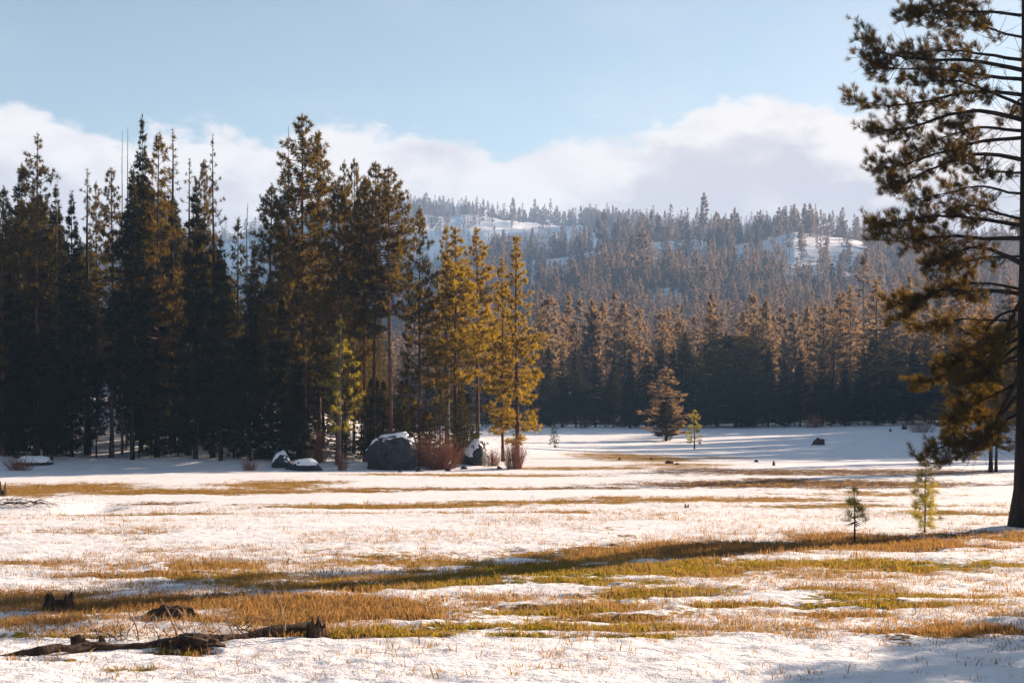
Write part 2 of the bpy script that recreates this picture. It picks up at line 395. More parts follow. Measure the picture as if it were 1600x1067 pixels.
# ------------------------------------------------------------------ plant geometry
def frames(d):
    d = d / np.maximum(np.linalg.norm(d, axis=-1, keepdims=True), 1e-6)
    up = np.where(np.abs(d[..., 2:3]) > .9, np.array([1., 0, 0]), np.array([0, 0, 1.]))
    a = np.cross(d, up); a /= np.maximum(np.linalg.norm(a, axis=-1, keepdims=True), 1e-6)
    return d, a, np.cross(d, a)
def tubes(P, R, sides=4):
    """P (B,K,3), R (B,K) -> verts, quads"""
    P = np.asarray(P, float); R = np.asarray(R, float)
    B, K = R.shape
    D = np.gradient(P, axis=1)
    _, a, b = frames(D)
    th = np.linspace(0, 2 * np.pi, sides, endpoint=False)
    V = P[:, :, None] + R[:, :, None, None] * (np.cos(th)[None, None, :, None] * a[:, :, None] + np.sin(th)[None, None, :, None] * b[:, :, None])
    base = (np.arange(B) * K * sides)[:, None, None] + (np.arange(K - 1) * sides)[None, :, None]
    i = np.arange(sides)[None, None, :]; j = (i + 1) % sides
    Q = np.stack([base + i, base + j, base + sides + j, base + sides + i], -1).reshape(-1, 4)
    return V.reshape(-1, 3), Q
def join(*parts):
    vs, fs, n = [], [], 0
    for v, f in parts:
        vs.append(v); fs.append(f + n); n += len(v)
    return np.concatenate(vs), np.concatenate(fs)
def needles(C, D, size, n, width, rng, spread=1.0, flat_=0.0):
    """tufts of thin triangles round the points C, leaning along D"""
    C = np.asarray(C, float); D = np.asarray(D, float); N = len(C)
    size = np.broadcast_to(size, (N,))
    r = rng.normal(size=(N, n, 3)); r[..., 2] *= (1 - flat_)
    r /= np.linalg.norm(r, axis=-1, keepdims=True)
    d = D[:, None] / np.maximum(np.linalg.norm(D, axis=-1)[:, None, None], 1e-6) * (1.0) + r * spread
    d /= np.linalg.norm(d, axis=-1, keepdims=True)
    L = size[:, None, None] * rng.uniform(.65, 1.15, (N, n, 1))
    _, a, b = frames(d)
    ph = rng.uniform(0, np.pi, (N, n, 1))
    sdir = a * np.cos(ph) + b * np.sin(ph)
    c = C[:, None] + r * size[:, None, None] * 0.12
    wv = sdir * width * size[:, None, None] * 0.5
    V = np.stack([c - wv, c + wv, c + d * L], 2).reshape(-1, 3)
    return V, np.arange(len(V)).reshape(-1, 3)

def conifer(seed, h=1.0, r=4.0, cs=.25, nb=90, per=13, tuft=.34, nn=13, wd=.16, style='pine', gaps=.25, trunk_r=None, dead=10, sides=6, droop=0.0, sub=3, topthin=1.0, lean=0.0, cone=.60):
    """returns trunk mesh data, branch mesh data, crown mesh data (metres)"""
    rng = np.random.default_rng(seed)
    tr = trunk_r or h * 0.0092
    K = 12
    tz = np.linspace(0, 1, K)
    wob = np.cumsum(rng.normal(0, .0022 * h, (K, 2)), 0) * .6; wob -= wob[0]
    T = np.stack([wob[:, 0] + lean * tz ** 1.4 * h, wob[:, 1], tz * h], 1); T[0, 2] = -0.6
    R = tr * (1 - tz) ** .8 * (1 + .5 * np.exp(-tz * 30)) + .02 * min(1, h / 15)
    trunk = tubes(T[None], R[None], sides + 2)
    def at(z): return np.stack([np.interp(z, tz * h, T[:, 0]), np.interp(z, tz * h, T[:, 1]), z], -1)
    t = np.sort(rng.uniform(0, 1, nb) ** (0.9 if style == 'pine' else .82))        # 0 bottom of crown, 1 tip
    z = (cs + (1 - cs) * t * .985) * h
    if style == 'pine':
        prof = np.clip((1 - t) ** cone * 1.05, .08, None) * (0.55 + .45 * sst(0, .3, t))
    elif style == 'round':
        prof = np.sqrt(np.clip(1 - (t * .98) ** 2.6, 0, None)) * (.75 + .25 * sst(0, .25, t))
    else:
        prof = np.clip((1 - t) ** .85, .03, None) * (.8 + .2 * sst(0, .12, t))
    ang = np.arange(nb) * 2.39996 + rng.normal(0, .5, nb)
    lob = 1 + .22 * np.sin(ang * 2 + t * 9 + rng.uniform(0, 6)) + .14 * np.sin(ang * 3 - t * 17 + rng.uniform(0, 6))
    L = r * prof * lob * rng.uniform(.62, 1.2, nb)
    # missing or stunted limbs leave gaps
    gapn = vnoise(ang * .9, t * 9, seed)
    L = np.where(gapn < gaps, L * .45, L)
    L = np.maximum(L, .04 * r)
    if style == 'pine':
        e0 = np.radians(-16 + 50 * t ** 1.3 + rng.normal(0, 8, nb)) + droop; e1 = np.radians(26 + rng.normal(0, 9, nb))
    elif style == 'round':
        e0 = np.radians(10 + 45 * t + rng.normal(0, 9, nb)); e1 = np.radians(8 + rng.normal(0, 9, nb))
    else:
        e0 = np.radians(-12 + 46 * t ** 2 + rng.normal(0, 6, nb)) + droop; e1 = np.radians(5 + rng.normal(0, 6, nb))
    k = 6
    s = np.linspace(0, 1, k)
    out = np.stack([np.cos(ang), np.sin(ang), 0 * ang], -1)
    ee = e0[:, None] + (e1 - e0)[:, None] * s[None] ** 1.5
    step = L[:, None] / (k - 1)
    hx = np.concatenate([np.zeros((nb, 1)), np.cumsum(np.cos(ee[:, :-1]) * step, 1)], 1)
    hz = np.concatenate([np.zeros((nb, 1)), np.cumsum(np.sin(ee[:, :-1]) * step, 1)], 1)
    side = np.stack([-np.sin(ang), np.cos(ang), 0 * ang], -1)
    sw = rng.normal(0, .08, nb)[:, None] * L[:, None] * s[None] ** 2
    BP = at(z)[:, None] + out[:, None] * hx[..., None] + side[:, None] * sw[..., None] + np.array([0, 0, 1.]) * hz[..., None]
    BR = (.012 + .009 * L)[:, None] * (1 - .8 * s)[None] * (h / 30 + .35)
    parts = [tubes(BP, BR, 3)]
    if dead and cs > .12:
        nd = dead
        zd = rng.uniform(.12, cs + .05, nd) * h; ad = rng.uniform(0, 6.28, nd); Ld = r * rng.uniform(.15, .55, nd)
        od = np.stack([np.cos(ad), np.sin(ad), rng.uniform(-.35, .15, nd)], -1)
        P = at(zd)[:, None] + od[:, None] * (Ld[:, None] * np.linspace(0, 1, 4)[None])[..., None]
        P[:, 2:, 2] -= Ld[:, None] * .06
        parts.append(tubes(P, np.outer(.03 + 0 * Ld, [1, .8, .6, .2]), 3))
    # tufts along side shoots
    m = np.maximum(2, np.round(per * (L / r) ** .8)).astype(int)
    bi = np.repeat(np.arange(nb), m)
    n = len(bi)
    ss = rng.uniform(.12 if style != 'pine' else .30, 1.0, n) ** (.75 if style == 'pine' else .85)
    # one tuft at every tip
    first = np.concatenate([[0], np.cumsum(m)[:-1]]); ss[first] = 1
    fi = ss * (k - 1); i0 = np.minimum(fi.astype(int), k - 2); fr = (fi - i0)[:, None]
    C = BP[bi, i0] * (1 - fr) + BP[bi, i0 + 1] * fr
    lat = rng.uniform(-1, 1, n) * (1.02 - ss) * (.52 if style != 'pine' else .45) * L[bi] + rng.normal(0, .05, n)
    lat[first] = 0
    upo = rng.normal(0.03, .05, n) * np.minimum(L[bi], 3) + (0 if style == 'pine' else -.08) * np.abs(lat)
    C2 = C + side[bi] * lat[:, None] + out[bi] * (np.abs(lat) * .35)[:, None] + np.array([0, 0, 1.]) * upo[:, None]
    if sub:
        sel = np.abs(lat) > .25 * tuft
        P = np.stack([C[sel], (C[sel] + C2[sel]) / 2 + np.array([0, 0, -.02]), C2[sel]], 1)
        if len(P): parts.append(tubes(P, np.full((len(P), 3), .012 * (h / 30 + .5)), 3))
    D = out[bi] * .8 + side[bi] * np.sign(lat)[:, None] * .5 + np.array([0, 0, 1.]) * (.45 if style == 'pine' else .05)
    sz = tuft * rng.uniform(.75, 1.25, n) * (.72 + .28 * (1 - t[bi]) ** .5) * topthin
    crown = needles(C2, D, sz, nn, wd, rng, 1.0 if style != 'pine' else 1.25, .0 if style == 'pine' else .45)
    # leader
    lead = at(np.linspace(.955, 1.0, 5) * h)
    cl = needles(lead, np.tile([0, 0, 1.], (5, 1)), tuft * .8, nn, wd, rng, 1.0)
    crown = join(crown, cl)
    return trunk, join(*parts), crown

def snag(seed, h=26, tr=.2, nb=40, r=1.2, fork=False):
    rng = np.random.default_rng(seed)
    K = 10; tz = np.linspace(0, 1, K)
    T = np.stack([np.cumsum(rng.normal(0, .05, K)), np.cumsum(rng.normal(0, .05, K)), tz * h], 1); T[0] = (0, 0, -.5)
    trunk = [tubes(T[None], (tr * (1 - .88 * tz))[None], 6)]
    z = rng.uniform(.3, .99, nb) * h; a = rng.uniform(0, 6.28, nb); L = r * rng.uniform(.3, 1.2, nb) * (1.1 - z / h)
    b0 = np.stack([np.interp(z, tz * h, T[:, 0]), np.interp(z, tz * h, T[:, 1]), z], -1)
    o = np.stack([np.cos(a), np.sin(a), rng.uniform(-.3, .5, nb)], -1)
    s = np.linspace(0, 1, 4)
    P = b0[:, None] + o[:, None] * (L[:, None] * s)[..., None]; P[:, 1:, 2] += .05 * rng.normal(size=(nb, 3))
    br = [tubes(P, np.full((nb, 4), .022) * (1 - .75 * s)[None], 3)]
    if fork:
        zf = .62 * h
        P = np.array([[[0, 0, zf], [.7, .1, zf + .5], [1.15, .1, zf + 1.6], [1.25, 0, zf + h * .25]]])
        trunk.append(tubes(P, [[.12, .1, .07, .02]], 5))
    return join(*trunk), join(*br), None

PROTO = {}
def proto(key, data, bark_m, leaf_m):
    t, b, c = data
    PROTO[key] = dict(trunk=new_mesh('trunk', *t, [bark_m]), branches=new_mesh('branches', *b, [bark_m]),
                      crown=new_mesh('crown', *c, [leaf_m], smooth=False) if c is not None else None, h=float(t[0][:, 2].max()))
def width_of(key): return PROTO[key].get('r', 4.0)

for i in range(6):   # tall open pines, 30 m
    proto('pine%d' % i, conifer(100 + i, 30, 4.6, [.30, .42, .22, .5, .35, .26][i], nb=150, per=19, tuft=.48, nn=11, wd=.19, style='pine', gaps=.24, dead=16), M['bark_red'], M['pine'])
for i in range(4):   # golden sunlit pines
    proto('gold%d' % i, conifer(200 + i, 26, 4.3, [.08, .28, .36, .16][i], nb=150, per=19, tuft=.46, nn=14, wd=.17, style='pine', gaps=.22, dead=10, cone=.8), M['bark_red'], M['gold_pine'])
for i in range(2):   # thin ragged pines
    proto('thin%d' % i, conifer(300 + i, 30, 2.6, .25, nb=64, per=8, tuft=.40, nn=12, wd=.16, style='pine', gaps=.45, dead=12), M['bark_dark'], M['pine'])
for i in range(5):   # dense firs
    proto('fir%d' % i, conifer(400 + i, 30, 5.4, [.04, .08, .12, .03, .2][i], nb=230, per=22, tuft=.66, nn=8, wd=.24, style='fir', gaps=.18, dead=6, sub=0), M['bark_dark'], M['fir'])
for i in range(3):   # dense pine, full crown
    proto('full%d' % i, conifer(450 + i, 30, 5.2, [.12, .2, .06][i], nb=190, per=21, tuft=.52, nn=9, wd=.2, style='pine', gaps=.18, dead=6, sub=0), M['bark_red'], M['pine'])
for i in range(2):   # broad rounded cedars
    proto('cedar%d' % i, conifer(500 + i, 20, 4.6, .02, nb=170, per=18, tuft=.6, nn=8, wd=.24, style='round', gaps=.12, dead=0, sub=0), M['bark_dark'], M['fir'])
for i in range(3):
    proto('small%d' % i, conifer(550 + i, 8, 1.8, .03, nb=70, per=10, tuft=.34, nn=8, wd=.2, style='fir', gaps=.15, dead=0, sub=0, trunk_r=.09), M['bark_dark'], M['fir'])
for i in range(5):   # trees of the far side: coarser
    proto('far%d' % i, conifer(600 + i, 30, [4.8, 5.4, 4.3, 5.2, 4.0][i], [.08, .04, .15, .06, .25][i], nb=130, per=12, tuft=.95, nn=7, wd=.26, style=['pine', 'fir', 'pine', 'fir', 'pine'][i], gaps=.22, dead=4, sub=0, sides=4), M['bark_dark'], M['far_pine'])
for i in range(5):   # hillside
    proto('hill%d' % i, conifer(650 + i, 28, [4.4, 5.0, 3.8, 4.8, 3.4][i], [.15, .08, .3, .12, .4][i], nb=60, per=8, tuft=1.35, nn=6, wd=.30, style=['pine', 'fir', 'pine', 'fir', 'pine'][i], gaps=.25, dead=4, sub=0, sides=3), M['bark_grey'], M['hill_pine'])
proto('snag0', snag(1, 30, .19), M['bark_grey'], None)
proto('snag1', snag(2, 30, .16, 55), M['bark_grey'], None)
proto('snag2', snag(3, 26, .22, 60, 2.6, True), M['bark_grey'], None)
proto('hillsnag', snag(4, 26, .3, 20), M['bark_grey'], None)

def tree(key, x, y, h, name, label, cat='tree', group=None, wid=1.0, rz=None, mats=None, z=None):
    p = PROTO[key]; s = h / p['h']
    e = link(name, None, None, (x, y, (H(x, y) if z is None else z) - .05), random.uniform(0, 6.28) if rz is None else rz, label, cat, group)
    e.scale = (s * wid, s * wid, s); e.empty_display_size = .5
    for part in ('trunk', 'branches', 'crown'):
        if p[part] is not None:
            o = bpy.data.objects.new(part, p[part]); COL.objects.link(o); o.parent = e
    return e

def tree_px(key, px, top, d, name, label, **kw):
    x = (px - 800) / F * d
    h = EYE + (HR - top) / F * d - H(x, d)
    return tree(key, x, d, h, name, label, **kw)

random.seed(7)
# --- left wood: the trees that stand out, from left to right (px, top row, distance, kind, width factor, label)
LEFT = [
    (6, 292, 128, 'pine0', 1.0, 'brown-topped pine at the very left end of the dark wood'),
    (32, 258, 136, 'fir1', .8, 'dark fir just left of the tallest pine at the left end of the wood'),
    (57, 211, 130, 'pine2', 1.0, 'tall full-crowned pine towering over the left end of the wood'),
    (88, 268, 133, 'snag0', 1.0, 'bare grey dead trunk beside the tall pine at the left end'),
    (86, 290, 145, 'fir2', .8, 'fir right behind the tall left-end pine and the dead trunk'),
    (112, 300, 127, 'fir0', .8, 'short-topped dark fir where the skyline of the wood dips'),
    (137, 266, 134, 'thin0', 1.25, 'open pine with sky showing through, left of the central clump'),
    (152, 285, 150, 'pine4', .8, 'slim pine close behind the open pine left of the central clump'),
    (174, 264, 130, 'pine5', .9, 'pine standing left of the two needle-thin dead trunks'),
    (191, 204, 134, 'snag1', 1.0, 'left one of two needle-thin dead trunks rising above the wood'),
    (198, 198, 137, 'snag0', 1.0, 'right one of two needle-thin dead trunks rising above the wood'),
    (221, 184, 136, 'fir3', .62, 'tallest dark fir of the left clump with a double dense top'),
    (207, 262, 127, 'fir4', .8, 'dark green fir in front of the two thin dead trunks'),
    (246, 208, 131, 'full0', .9, 'brown-green broad pine between the tallest fir and the sparse pine'),
    (270, 204, 137, 'thin1', 1.3, 'sparse pine with pale spreading top right of the broad pine'),
    (295, 250, 133, 'thin0', 1.1, 'ragged pine with thin upswept limbs right of the clump'),
    (306, 280, 127, 'fir0', .85, 'bright olive fir at the right shoulder of the left clump'),
    (319, 250, 139, 'pine1', .6, 'slim pine hidden half behind the bare-limbed pole pine'),
    (332, 211, 129, 'thin1', .85, 'slender pole pine with few tufts at the right end of the left clump'),
    (345, 370, 126, 'fir2', .95, 'low dark fir under the slender pole pine'),
    (374, 345, 150, 'small0', .9, 'frosted bluish fir in the gap between the two clumps'),
    (388, 316, 131, 'snag2', 1.0, 'dead fork-topped tree in the gap between the two clumps'),
    (397, 385, 142, 'fir1', .8, 'small fir right of the dead forked tree'),
    (425, 288, 133, 'pine0', 1.15, 'shorter pine on the left flank of the middle clump'),
    (449, 196, 136, 'snag0', 1.0, 'bare dead leader just left of the tallest pine'),
    (474, 181, 130, 'pine3', 1.05, 'tallest pine of the whole wood with a slim clear top'),
    (452, 262, 128, 'pine2', .9, 'pine crowding against the left side of the tallest pine'),
    (498, 214, 136, 'pine5', .95, 'second tallest pine, reddish-topped, right of the tallest'),
    (528, 285, 126, 'full1', 1.0, 'dark broad pine with a blunt brown top in the middle clump'),
    (540, 252, 138, 'pine4', .6, 'left of a close pair of slim pine tops behind the blunt dark one'),
    (553, 249, 141, 'pine1', .6, 'right of a close pair of slim pine tops behind the blunt dark one'),
    (570, 275, 128, 'pine1', .7, 'narrow pine whose dark straight trunk stands left of the boulder'),
    (585, 254, 130, 'pine3', .95, 'long-trunked pine with high crown above the big boulder'),
    (609, 262, 127, 'pine3', 1.05, 'long-trunked pine with open layered limbs right above the boulder'),
    (656, 323, 131, 'full2', .85, 'full conical pine right of the big boulder with limbs to the ground'),
]
for (px, top, d, key, wd, lab) in LEFT:
    nm = 'dead_tree' if 'snag' in key else ('fir_tree' if ('fir' in key or 'small' in key) else 'pine_tree')
    tree_px(key, px, top, d, nm, lab, wid=wd * .82, group='trees of the left wood')
# --- the golden pines at the end of the wood
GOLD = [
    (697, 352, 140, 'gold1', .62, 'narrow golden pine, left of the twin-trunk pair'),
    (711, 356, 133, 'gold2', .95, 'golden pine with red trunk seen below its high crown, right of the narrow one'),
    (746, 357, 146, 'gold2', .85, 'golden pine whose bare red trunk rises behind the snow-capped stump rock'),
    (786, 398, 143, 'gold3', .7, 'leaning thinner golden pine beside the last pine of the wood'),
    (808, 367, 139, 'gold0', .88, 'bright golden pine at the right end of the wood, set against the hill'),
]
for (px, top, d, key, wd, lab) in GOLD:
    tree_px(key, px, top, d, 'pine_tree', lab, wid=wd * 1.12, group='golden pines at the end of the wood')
tree_px('snag0', 412 + 289, 330, 150, 'dead_tree', 'thin dead spike standing behind the narrow golden pine')
# filler trees inside the wood
fill = 0
while fill < 190:
    px = random.uniform(-300, 500) if random.random() < .93 else random.uniform(500, 640); d = random.uniform(138, 250)
    if 150 < px < 214: fill += 1; continue
    top = np.interp(px, [-260, 0, 60, 110, 160, 220, 280, 340, 375, 410, 460, 500, 560, 620], [260, 320, 290, 350, 350, 285, 300, 370, 450, 430, 350, 350, 430, 500]) + random.uniform(0, 90)
    key = random.choice(['fir0', 'fir1', 'fir2', 'fir3', 'fir4', 'pine0', 'pine2', 'full0', 'full1'])
    tree_px(key, px, top, d, 'fir_tree' if 'fir' in key else 'pine_tree', 'dark conifer filling the shaded interior of the left wood', wid=random.uniform(.75, 1.1), group='interior trees of the left wood')
    fill += 1
for i in range(110):   # front row of low dark firs that close the wood down to the snow
    px = random.uniform(-60, 640) if i > 26 else random.uniform(540, 740)
    d = random.uniform(126, 160)
    if 158 < px < 210 or (398 < px < 432 and i % 3): continue
    tree_px('small%d' % (i % 3), px, random.uniform(590, 660), d, 'young_fir', 'small dark fir in the undergrowth at the foot of the left wood', wid=random.uniform(.9, 1.4), group='undergrowth firs at the foot of the left wood')
for i, px in enumerate(sorted(random.uniform(-60, 480) for _ in range(24))):
    d = random.uniform(125, 135)
    if 152 < px < 214: continue
    tree_px('fir%d' % (i % 5), px, random.uniform(420, 560), d, 'fir_tree', 'mid-height dark fir in the front row of the left wood', wid=random.uniform(.75, 1.0), group='front row firs of the left wood')
# young bright pine in front of the wood
proto('sapling', conifer(700, 14, 2.1, .22, nb=80, per=9, tuft=.36, nn=13, wd=.14, style='pine', gaps=.2, dead=6, droop=.35), M['bark_grey'], M['young'])
tree_px('sapling', 532, 493, 123, 'young_pine', 'young light green pine standing before the dark wood, left of the boulder')
tree_px('small1', 719, 610, 131, 'young_fir', 'small green fir between the red bush and the snow-capped rock')
tree_px('small2', 628, 605, 127, 'stump_sapling', 'small fir behind the right shoulder of the big boulder')

# --- far side of the meadow: wall of trees
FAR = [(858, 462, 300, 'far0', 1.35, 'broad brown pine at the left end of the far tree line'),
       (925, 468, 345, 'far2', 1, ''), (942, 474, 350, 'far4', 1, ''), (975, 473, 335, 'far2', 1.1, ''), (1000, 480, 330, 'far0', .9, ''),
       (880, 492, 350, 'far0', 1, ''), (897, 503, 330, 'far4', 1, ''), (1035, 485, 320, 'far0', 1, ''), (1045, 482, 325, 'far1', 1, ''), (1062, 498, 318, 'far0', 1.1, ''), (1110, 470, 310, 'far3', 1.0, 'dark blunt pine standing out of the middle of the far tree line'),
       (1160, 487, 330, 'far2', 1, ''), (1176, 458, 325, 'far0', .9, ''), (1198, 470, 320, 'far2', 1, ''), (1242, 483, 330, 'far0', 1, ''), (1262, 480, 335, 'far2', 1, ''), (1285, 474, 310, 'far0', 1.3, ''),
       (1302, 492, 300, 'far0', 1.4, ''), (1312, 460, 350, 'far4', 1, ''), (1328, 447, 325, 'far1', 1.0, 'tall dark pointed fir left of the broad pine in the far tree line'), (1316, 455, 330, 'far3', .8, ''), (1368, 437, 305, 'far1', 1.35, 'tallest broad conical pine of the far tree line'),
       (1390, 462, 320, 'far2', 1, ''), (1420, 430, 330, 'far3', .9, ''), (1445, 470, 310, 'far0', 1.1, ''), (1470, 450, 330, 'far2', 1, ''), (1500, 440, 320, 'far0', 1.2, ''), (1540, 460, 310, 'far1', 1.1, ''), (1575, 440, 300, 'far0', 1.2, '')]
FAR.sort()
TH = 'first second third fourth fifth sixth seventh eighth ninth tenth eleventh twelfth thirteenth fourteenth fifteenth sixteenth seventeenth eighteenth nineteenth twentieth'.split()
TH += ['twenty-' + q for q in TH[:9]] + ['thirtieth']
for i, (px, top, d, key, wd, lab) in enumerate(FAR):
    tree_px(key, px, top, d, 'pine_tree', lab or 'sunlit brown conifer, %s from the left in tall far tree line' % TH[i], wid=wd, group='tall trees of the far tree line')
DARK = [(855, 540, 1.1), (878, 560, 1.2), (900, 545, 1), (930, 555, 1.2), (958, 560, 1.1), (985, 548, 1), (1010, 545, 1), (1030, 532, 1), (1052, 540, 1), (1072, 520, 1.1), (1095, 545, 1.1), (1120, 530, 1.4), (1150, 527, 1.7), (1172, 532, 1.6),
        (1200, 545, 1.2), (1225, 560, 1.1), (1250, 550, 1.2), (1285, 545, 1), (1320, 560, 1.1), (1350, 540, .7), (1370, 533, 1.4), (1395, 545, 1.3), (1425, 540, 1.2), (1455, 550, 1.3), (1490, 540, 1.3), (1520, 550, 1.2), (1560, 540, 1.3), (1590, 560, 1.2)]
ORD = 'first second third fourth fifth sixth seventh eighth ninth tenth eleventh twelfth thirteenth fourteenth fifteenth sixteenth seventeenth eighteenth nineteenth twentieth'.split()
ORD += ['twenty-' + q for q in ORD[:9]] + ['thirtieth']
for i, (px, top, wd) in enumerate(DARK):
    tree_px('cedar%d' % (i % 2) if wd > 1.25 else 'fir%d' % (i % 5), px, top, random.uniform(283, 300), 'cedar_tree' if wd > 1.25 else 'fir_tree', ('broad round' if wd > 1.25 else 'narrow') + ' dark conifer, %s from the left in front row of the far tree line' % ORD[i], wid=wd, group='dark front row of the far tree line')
for i in range(34):
    px = 760 + i * 25.5 + random.uniform(-8, 8)
    tree_px('cedar%d' % (i % 2), px, random.uniform(575, 615), random.uniform(280, 292), 'low_fir', 'low bushy conifer edging the far side of the meadow', wid=random.uniform(.8, 1.1), group='low conifers along the far edge of the meadow')
for i in range(46):
    px = random.uniform(600, 1640)
    tree_px('far%d' % (i % 5), px, random.uniform(455, 590), random.uniform(310, 385), 'pine_tree', 'conifer in the back rows of the far tree line', wid=random.uniform(.8, 1.15), group='back rows of the far tree line')
# trees standing free on the far meadow
tree_px('cedar1', 1041, 628, 226, 'bushy_fir', 'low bushy dark fir spreading under the lone meadow pine', wid=1.7)
tree_px('far0', 1041, 574, 229, 'pine_tree', 'lone pine with a rounded brown top on the far meadow', wid=2.2)
proto('lone', conifer(720, 6, 1.7, .16, nb=46, per=9, tuft=.36, nn=12, wd=.15, style='pine', gaps=.2, dead=3, trunk_r=.11), M['bark_dark'], M['young'])
tree_px('lone', 1085, 641, 200, 'young_pine', 'small golden pine standing alone on the snow of the far meadow', wid=.95)
tree_px('small0', 866, 655, 190, 'young_fir', 'tiny fir on the snow near the right end of the wood')
for (px, top, d, key, wd, lab) in [(1548, 520, 114, 'thin0', 1.5, 'dark pine with two close trunks behind the big foreground pine'), (1556, 560, 115, 'thin1', 1.3, 'thin dark tree touching the two-trunk pine behind the foreground pine'),
                                   (1590, 500, 116, 'full0', 1.6, 'shaded pine just left behind the foreground trunk'), (1492, 575, 185, 'full1', 1.9, 'shaded grey-brown pine beyond the low limb of the foreground pine')]:
    tree_px(key, px, top, d, 'pine_tree', lab, wid=wd)

# --- scattering of many copies through geometry nodes
def scatter(name, P, scl, rz, protos, label, seed=0):
    """one object of kind stuff whose points carry copies of the given meshes"""
    n = len(P); rng = np.random.default_rng(seed)
    me = bpy.data.meshes.new(name); me.vertices.add(n); me.vertices.foreach_set('co', np.asarray(P, np.float32).ravel())
    a = me.attributes.new('scl', 'FLOAT_VECTOR', 'POINT'); a.data.foreach_set('vector', np.asarray(scl, np.float32).ravel())
    a = me.attributes.new('rot', 'FLOAT_VECTOR', 'POINT')
    R = np.zeros((n, 3), np.float32); R[:, 2] = rz; a.data.foreach_set('vector', R.ravel())
    a = me.attributes.new('pick', 'INT', 'POINT'); a.data.foreach_set('value', rng.integers(0, len(protos), n).astype(np.int32))
    o = link(name, me, label=label, kind='stuff')
    ng = bpy.data.node_groups.new(name, 'GeometryNodeTree')
    ng.interface.new_socket('Geometry', in_out='INPUT', socket_type='NodeSocketGeometry')
    ng.interface.new_socket('Geometry', in_out='OUTPUT', socket_type='NodeSocketGeometry')
    N, L = ng.nodes, ng.links
    gi, go = N.new('NodeGroupInput'), N.new('NodeGroupOutput')
    iop = N.new('GeometryNodeInstanceOnPoints'); iop.inputs['Pick Instance'].default_value = True
    g2i = N.new('GeometryNodeGeometryToInstance')
    def named(nm, t):
        q = N.new('GeometryNodeInputNamedAttribute'); q.data_type = t; q.inputs['Name'].default_value = nm
        return next(s for s in q.outputs if s.enabled)
    gg = []
    for ob in protos:
        oi = N.new('GeometryNodeObjectInfo'); oi.inputs['Object'].default_value = ob; oi.inputs['As Instance'].default_value = True
        gg.append(oi.outputs['Geometry'])
    jn = N.new('GeometryNodeJoinGeometry')
    for s in reversed(gg): L.new(s, jn.inputs[0])
    L.new(gi.outputs[0], iop.inputs['Points']); L.new(jn.outputs[0], iop.inputs['Instance'])
    L.new(named('pick', 'INT'), iop.inputs['Instance Index'])
    e2r = N.new('FunctionNodeEulerToRotation'); L.new(named('rot', 'FLOAT_VECTOR'), e2r.inputs[0])
    L.new(e2r.outputs[0], iop.inputs['Rotation']); L.new(named('scl', 'FLOAT_VECTOR'), iop.inputs['Scale'])
    L.new(iop.outputs[0], go.inputs[0])
    md = o.modifiers.new('copies', 'NODES'); md.node_group = ng
    return o

def whole(key):
    """one mesh holding trunk, branches and crown, for scattering"""
    import bmesh
    bm = bmesh.new(); p = PROTO[key]; me = bpy.data.meshes.new(key)
    parts = [p['trunk'], p['branches']] + ([p['crown']] if p['crown'] else [])
    mats = []
    for q in parts:
        n0 = len(bm.faces); bm.from_mesh(q)
        if q.materials[0] not in mats: mats.append(q.materials[0])
        k_ = mats.index(q.materials[0]); bm.faces.ensure_lookup_table()
        for f in bm.faces[n0:]: f.material_index = k_
    bm.to_mesh(me); bm.free()
    for m_ in mats: me.materials.append(m_)
    return bpy.data.objects.new(key, me)

# hillside trees: 300 nearest in view as single trees, the rest as the wood
rng = np.random.default_rng(5)
cand = 90000
hy = rng.uniform(335, 2900, cand); hxp = rng.uniform(-500, 2400, cand)
hx = (hxp - 800) / F * hy
keep = rng.uniform(0, 1, cand) < np.minimum(hy / 2300, 1) ** .8
hx, hy, hxp = hx[keep], hy[keep], hxp[keep]
hz_ = height(hx, hy)
bz = np.maximum.reduce([bare(hx, hy, hz_ + q) for q in (0, 9, 20, 30)])
bz *= .72 + .7 * sst(.38, .6, fbm(hx / 28, hy / 40, 3, 123))
bz = np.where(((hy > DA + 5) & (hy < DA + 260)) | (hy > DB - 40), bz * .3, bz)
dens = 1 - 1.0 * np.clip(bz * 1.25, 0, .96)
dens *= .55 + .7 * fbm(hx / 60, hy / 60, 3, 77)
dens = np.where(hy > 1300, dens * 1.1, dens)
keep = rng.uniform(0, 1, len(hx)) < dens
hx, hy, hxp, hz_ = hx[keep], hy[keep], hxp[keep], hz_[keep]
hh = (rng.normal(17, 4.5, len(hx)) + 11 * sst(500, 1400, hy)).clip(8, 44) * np.where(rng.uniform(0, 1, len(hx)) < .08, 1.35, 1)
inview = (hxp > 610) & (hxp < 1600)
size = np.where(inview, hh / hy, 0)
order = np.argsort(-size)
top300 = order[:300]; rest = order[300:]
for i in top300:
    key = 'hill%d' % rng.integers(0, 5) if rng.uniform() > .05 else 'hillsnag'
    tree(key, float(hx[i]), float(hy[i]), float(hh[i]), 'dead_tree' if key == 'hillsnag' else 'conifer_tree', 'hazy conifer on the lower wooded hillside beyond the far tree line', group='hazy conifers on the lower hillside', wid=float(rng.uniform(.8, 1.2)), z=float(hz_[i]))
hp = [whole('hill%d' % i) for i in range(5)] + [whole('hillsnag')]
sc = hh[rest] / 28
ww = sc * rng.uniform(.75, 1.15, len(rest))
scatter('hillside_forest', np.stack([hx[rest], hy[rest], hz_[rest] - .3], 1), np.stack([ww, ww, sc], 1), rng.uniform(0, 6.28, len(rest)), hp, 'far blue-grey conifer forest covering the snowy hills')
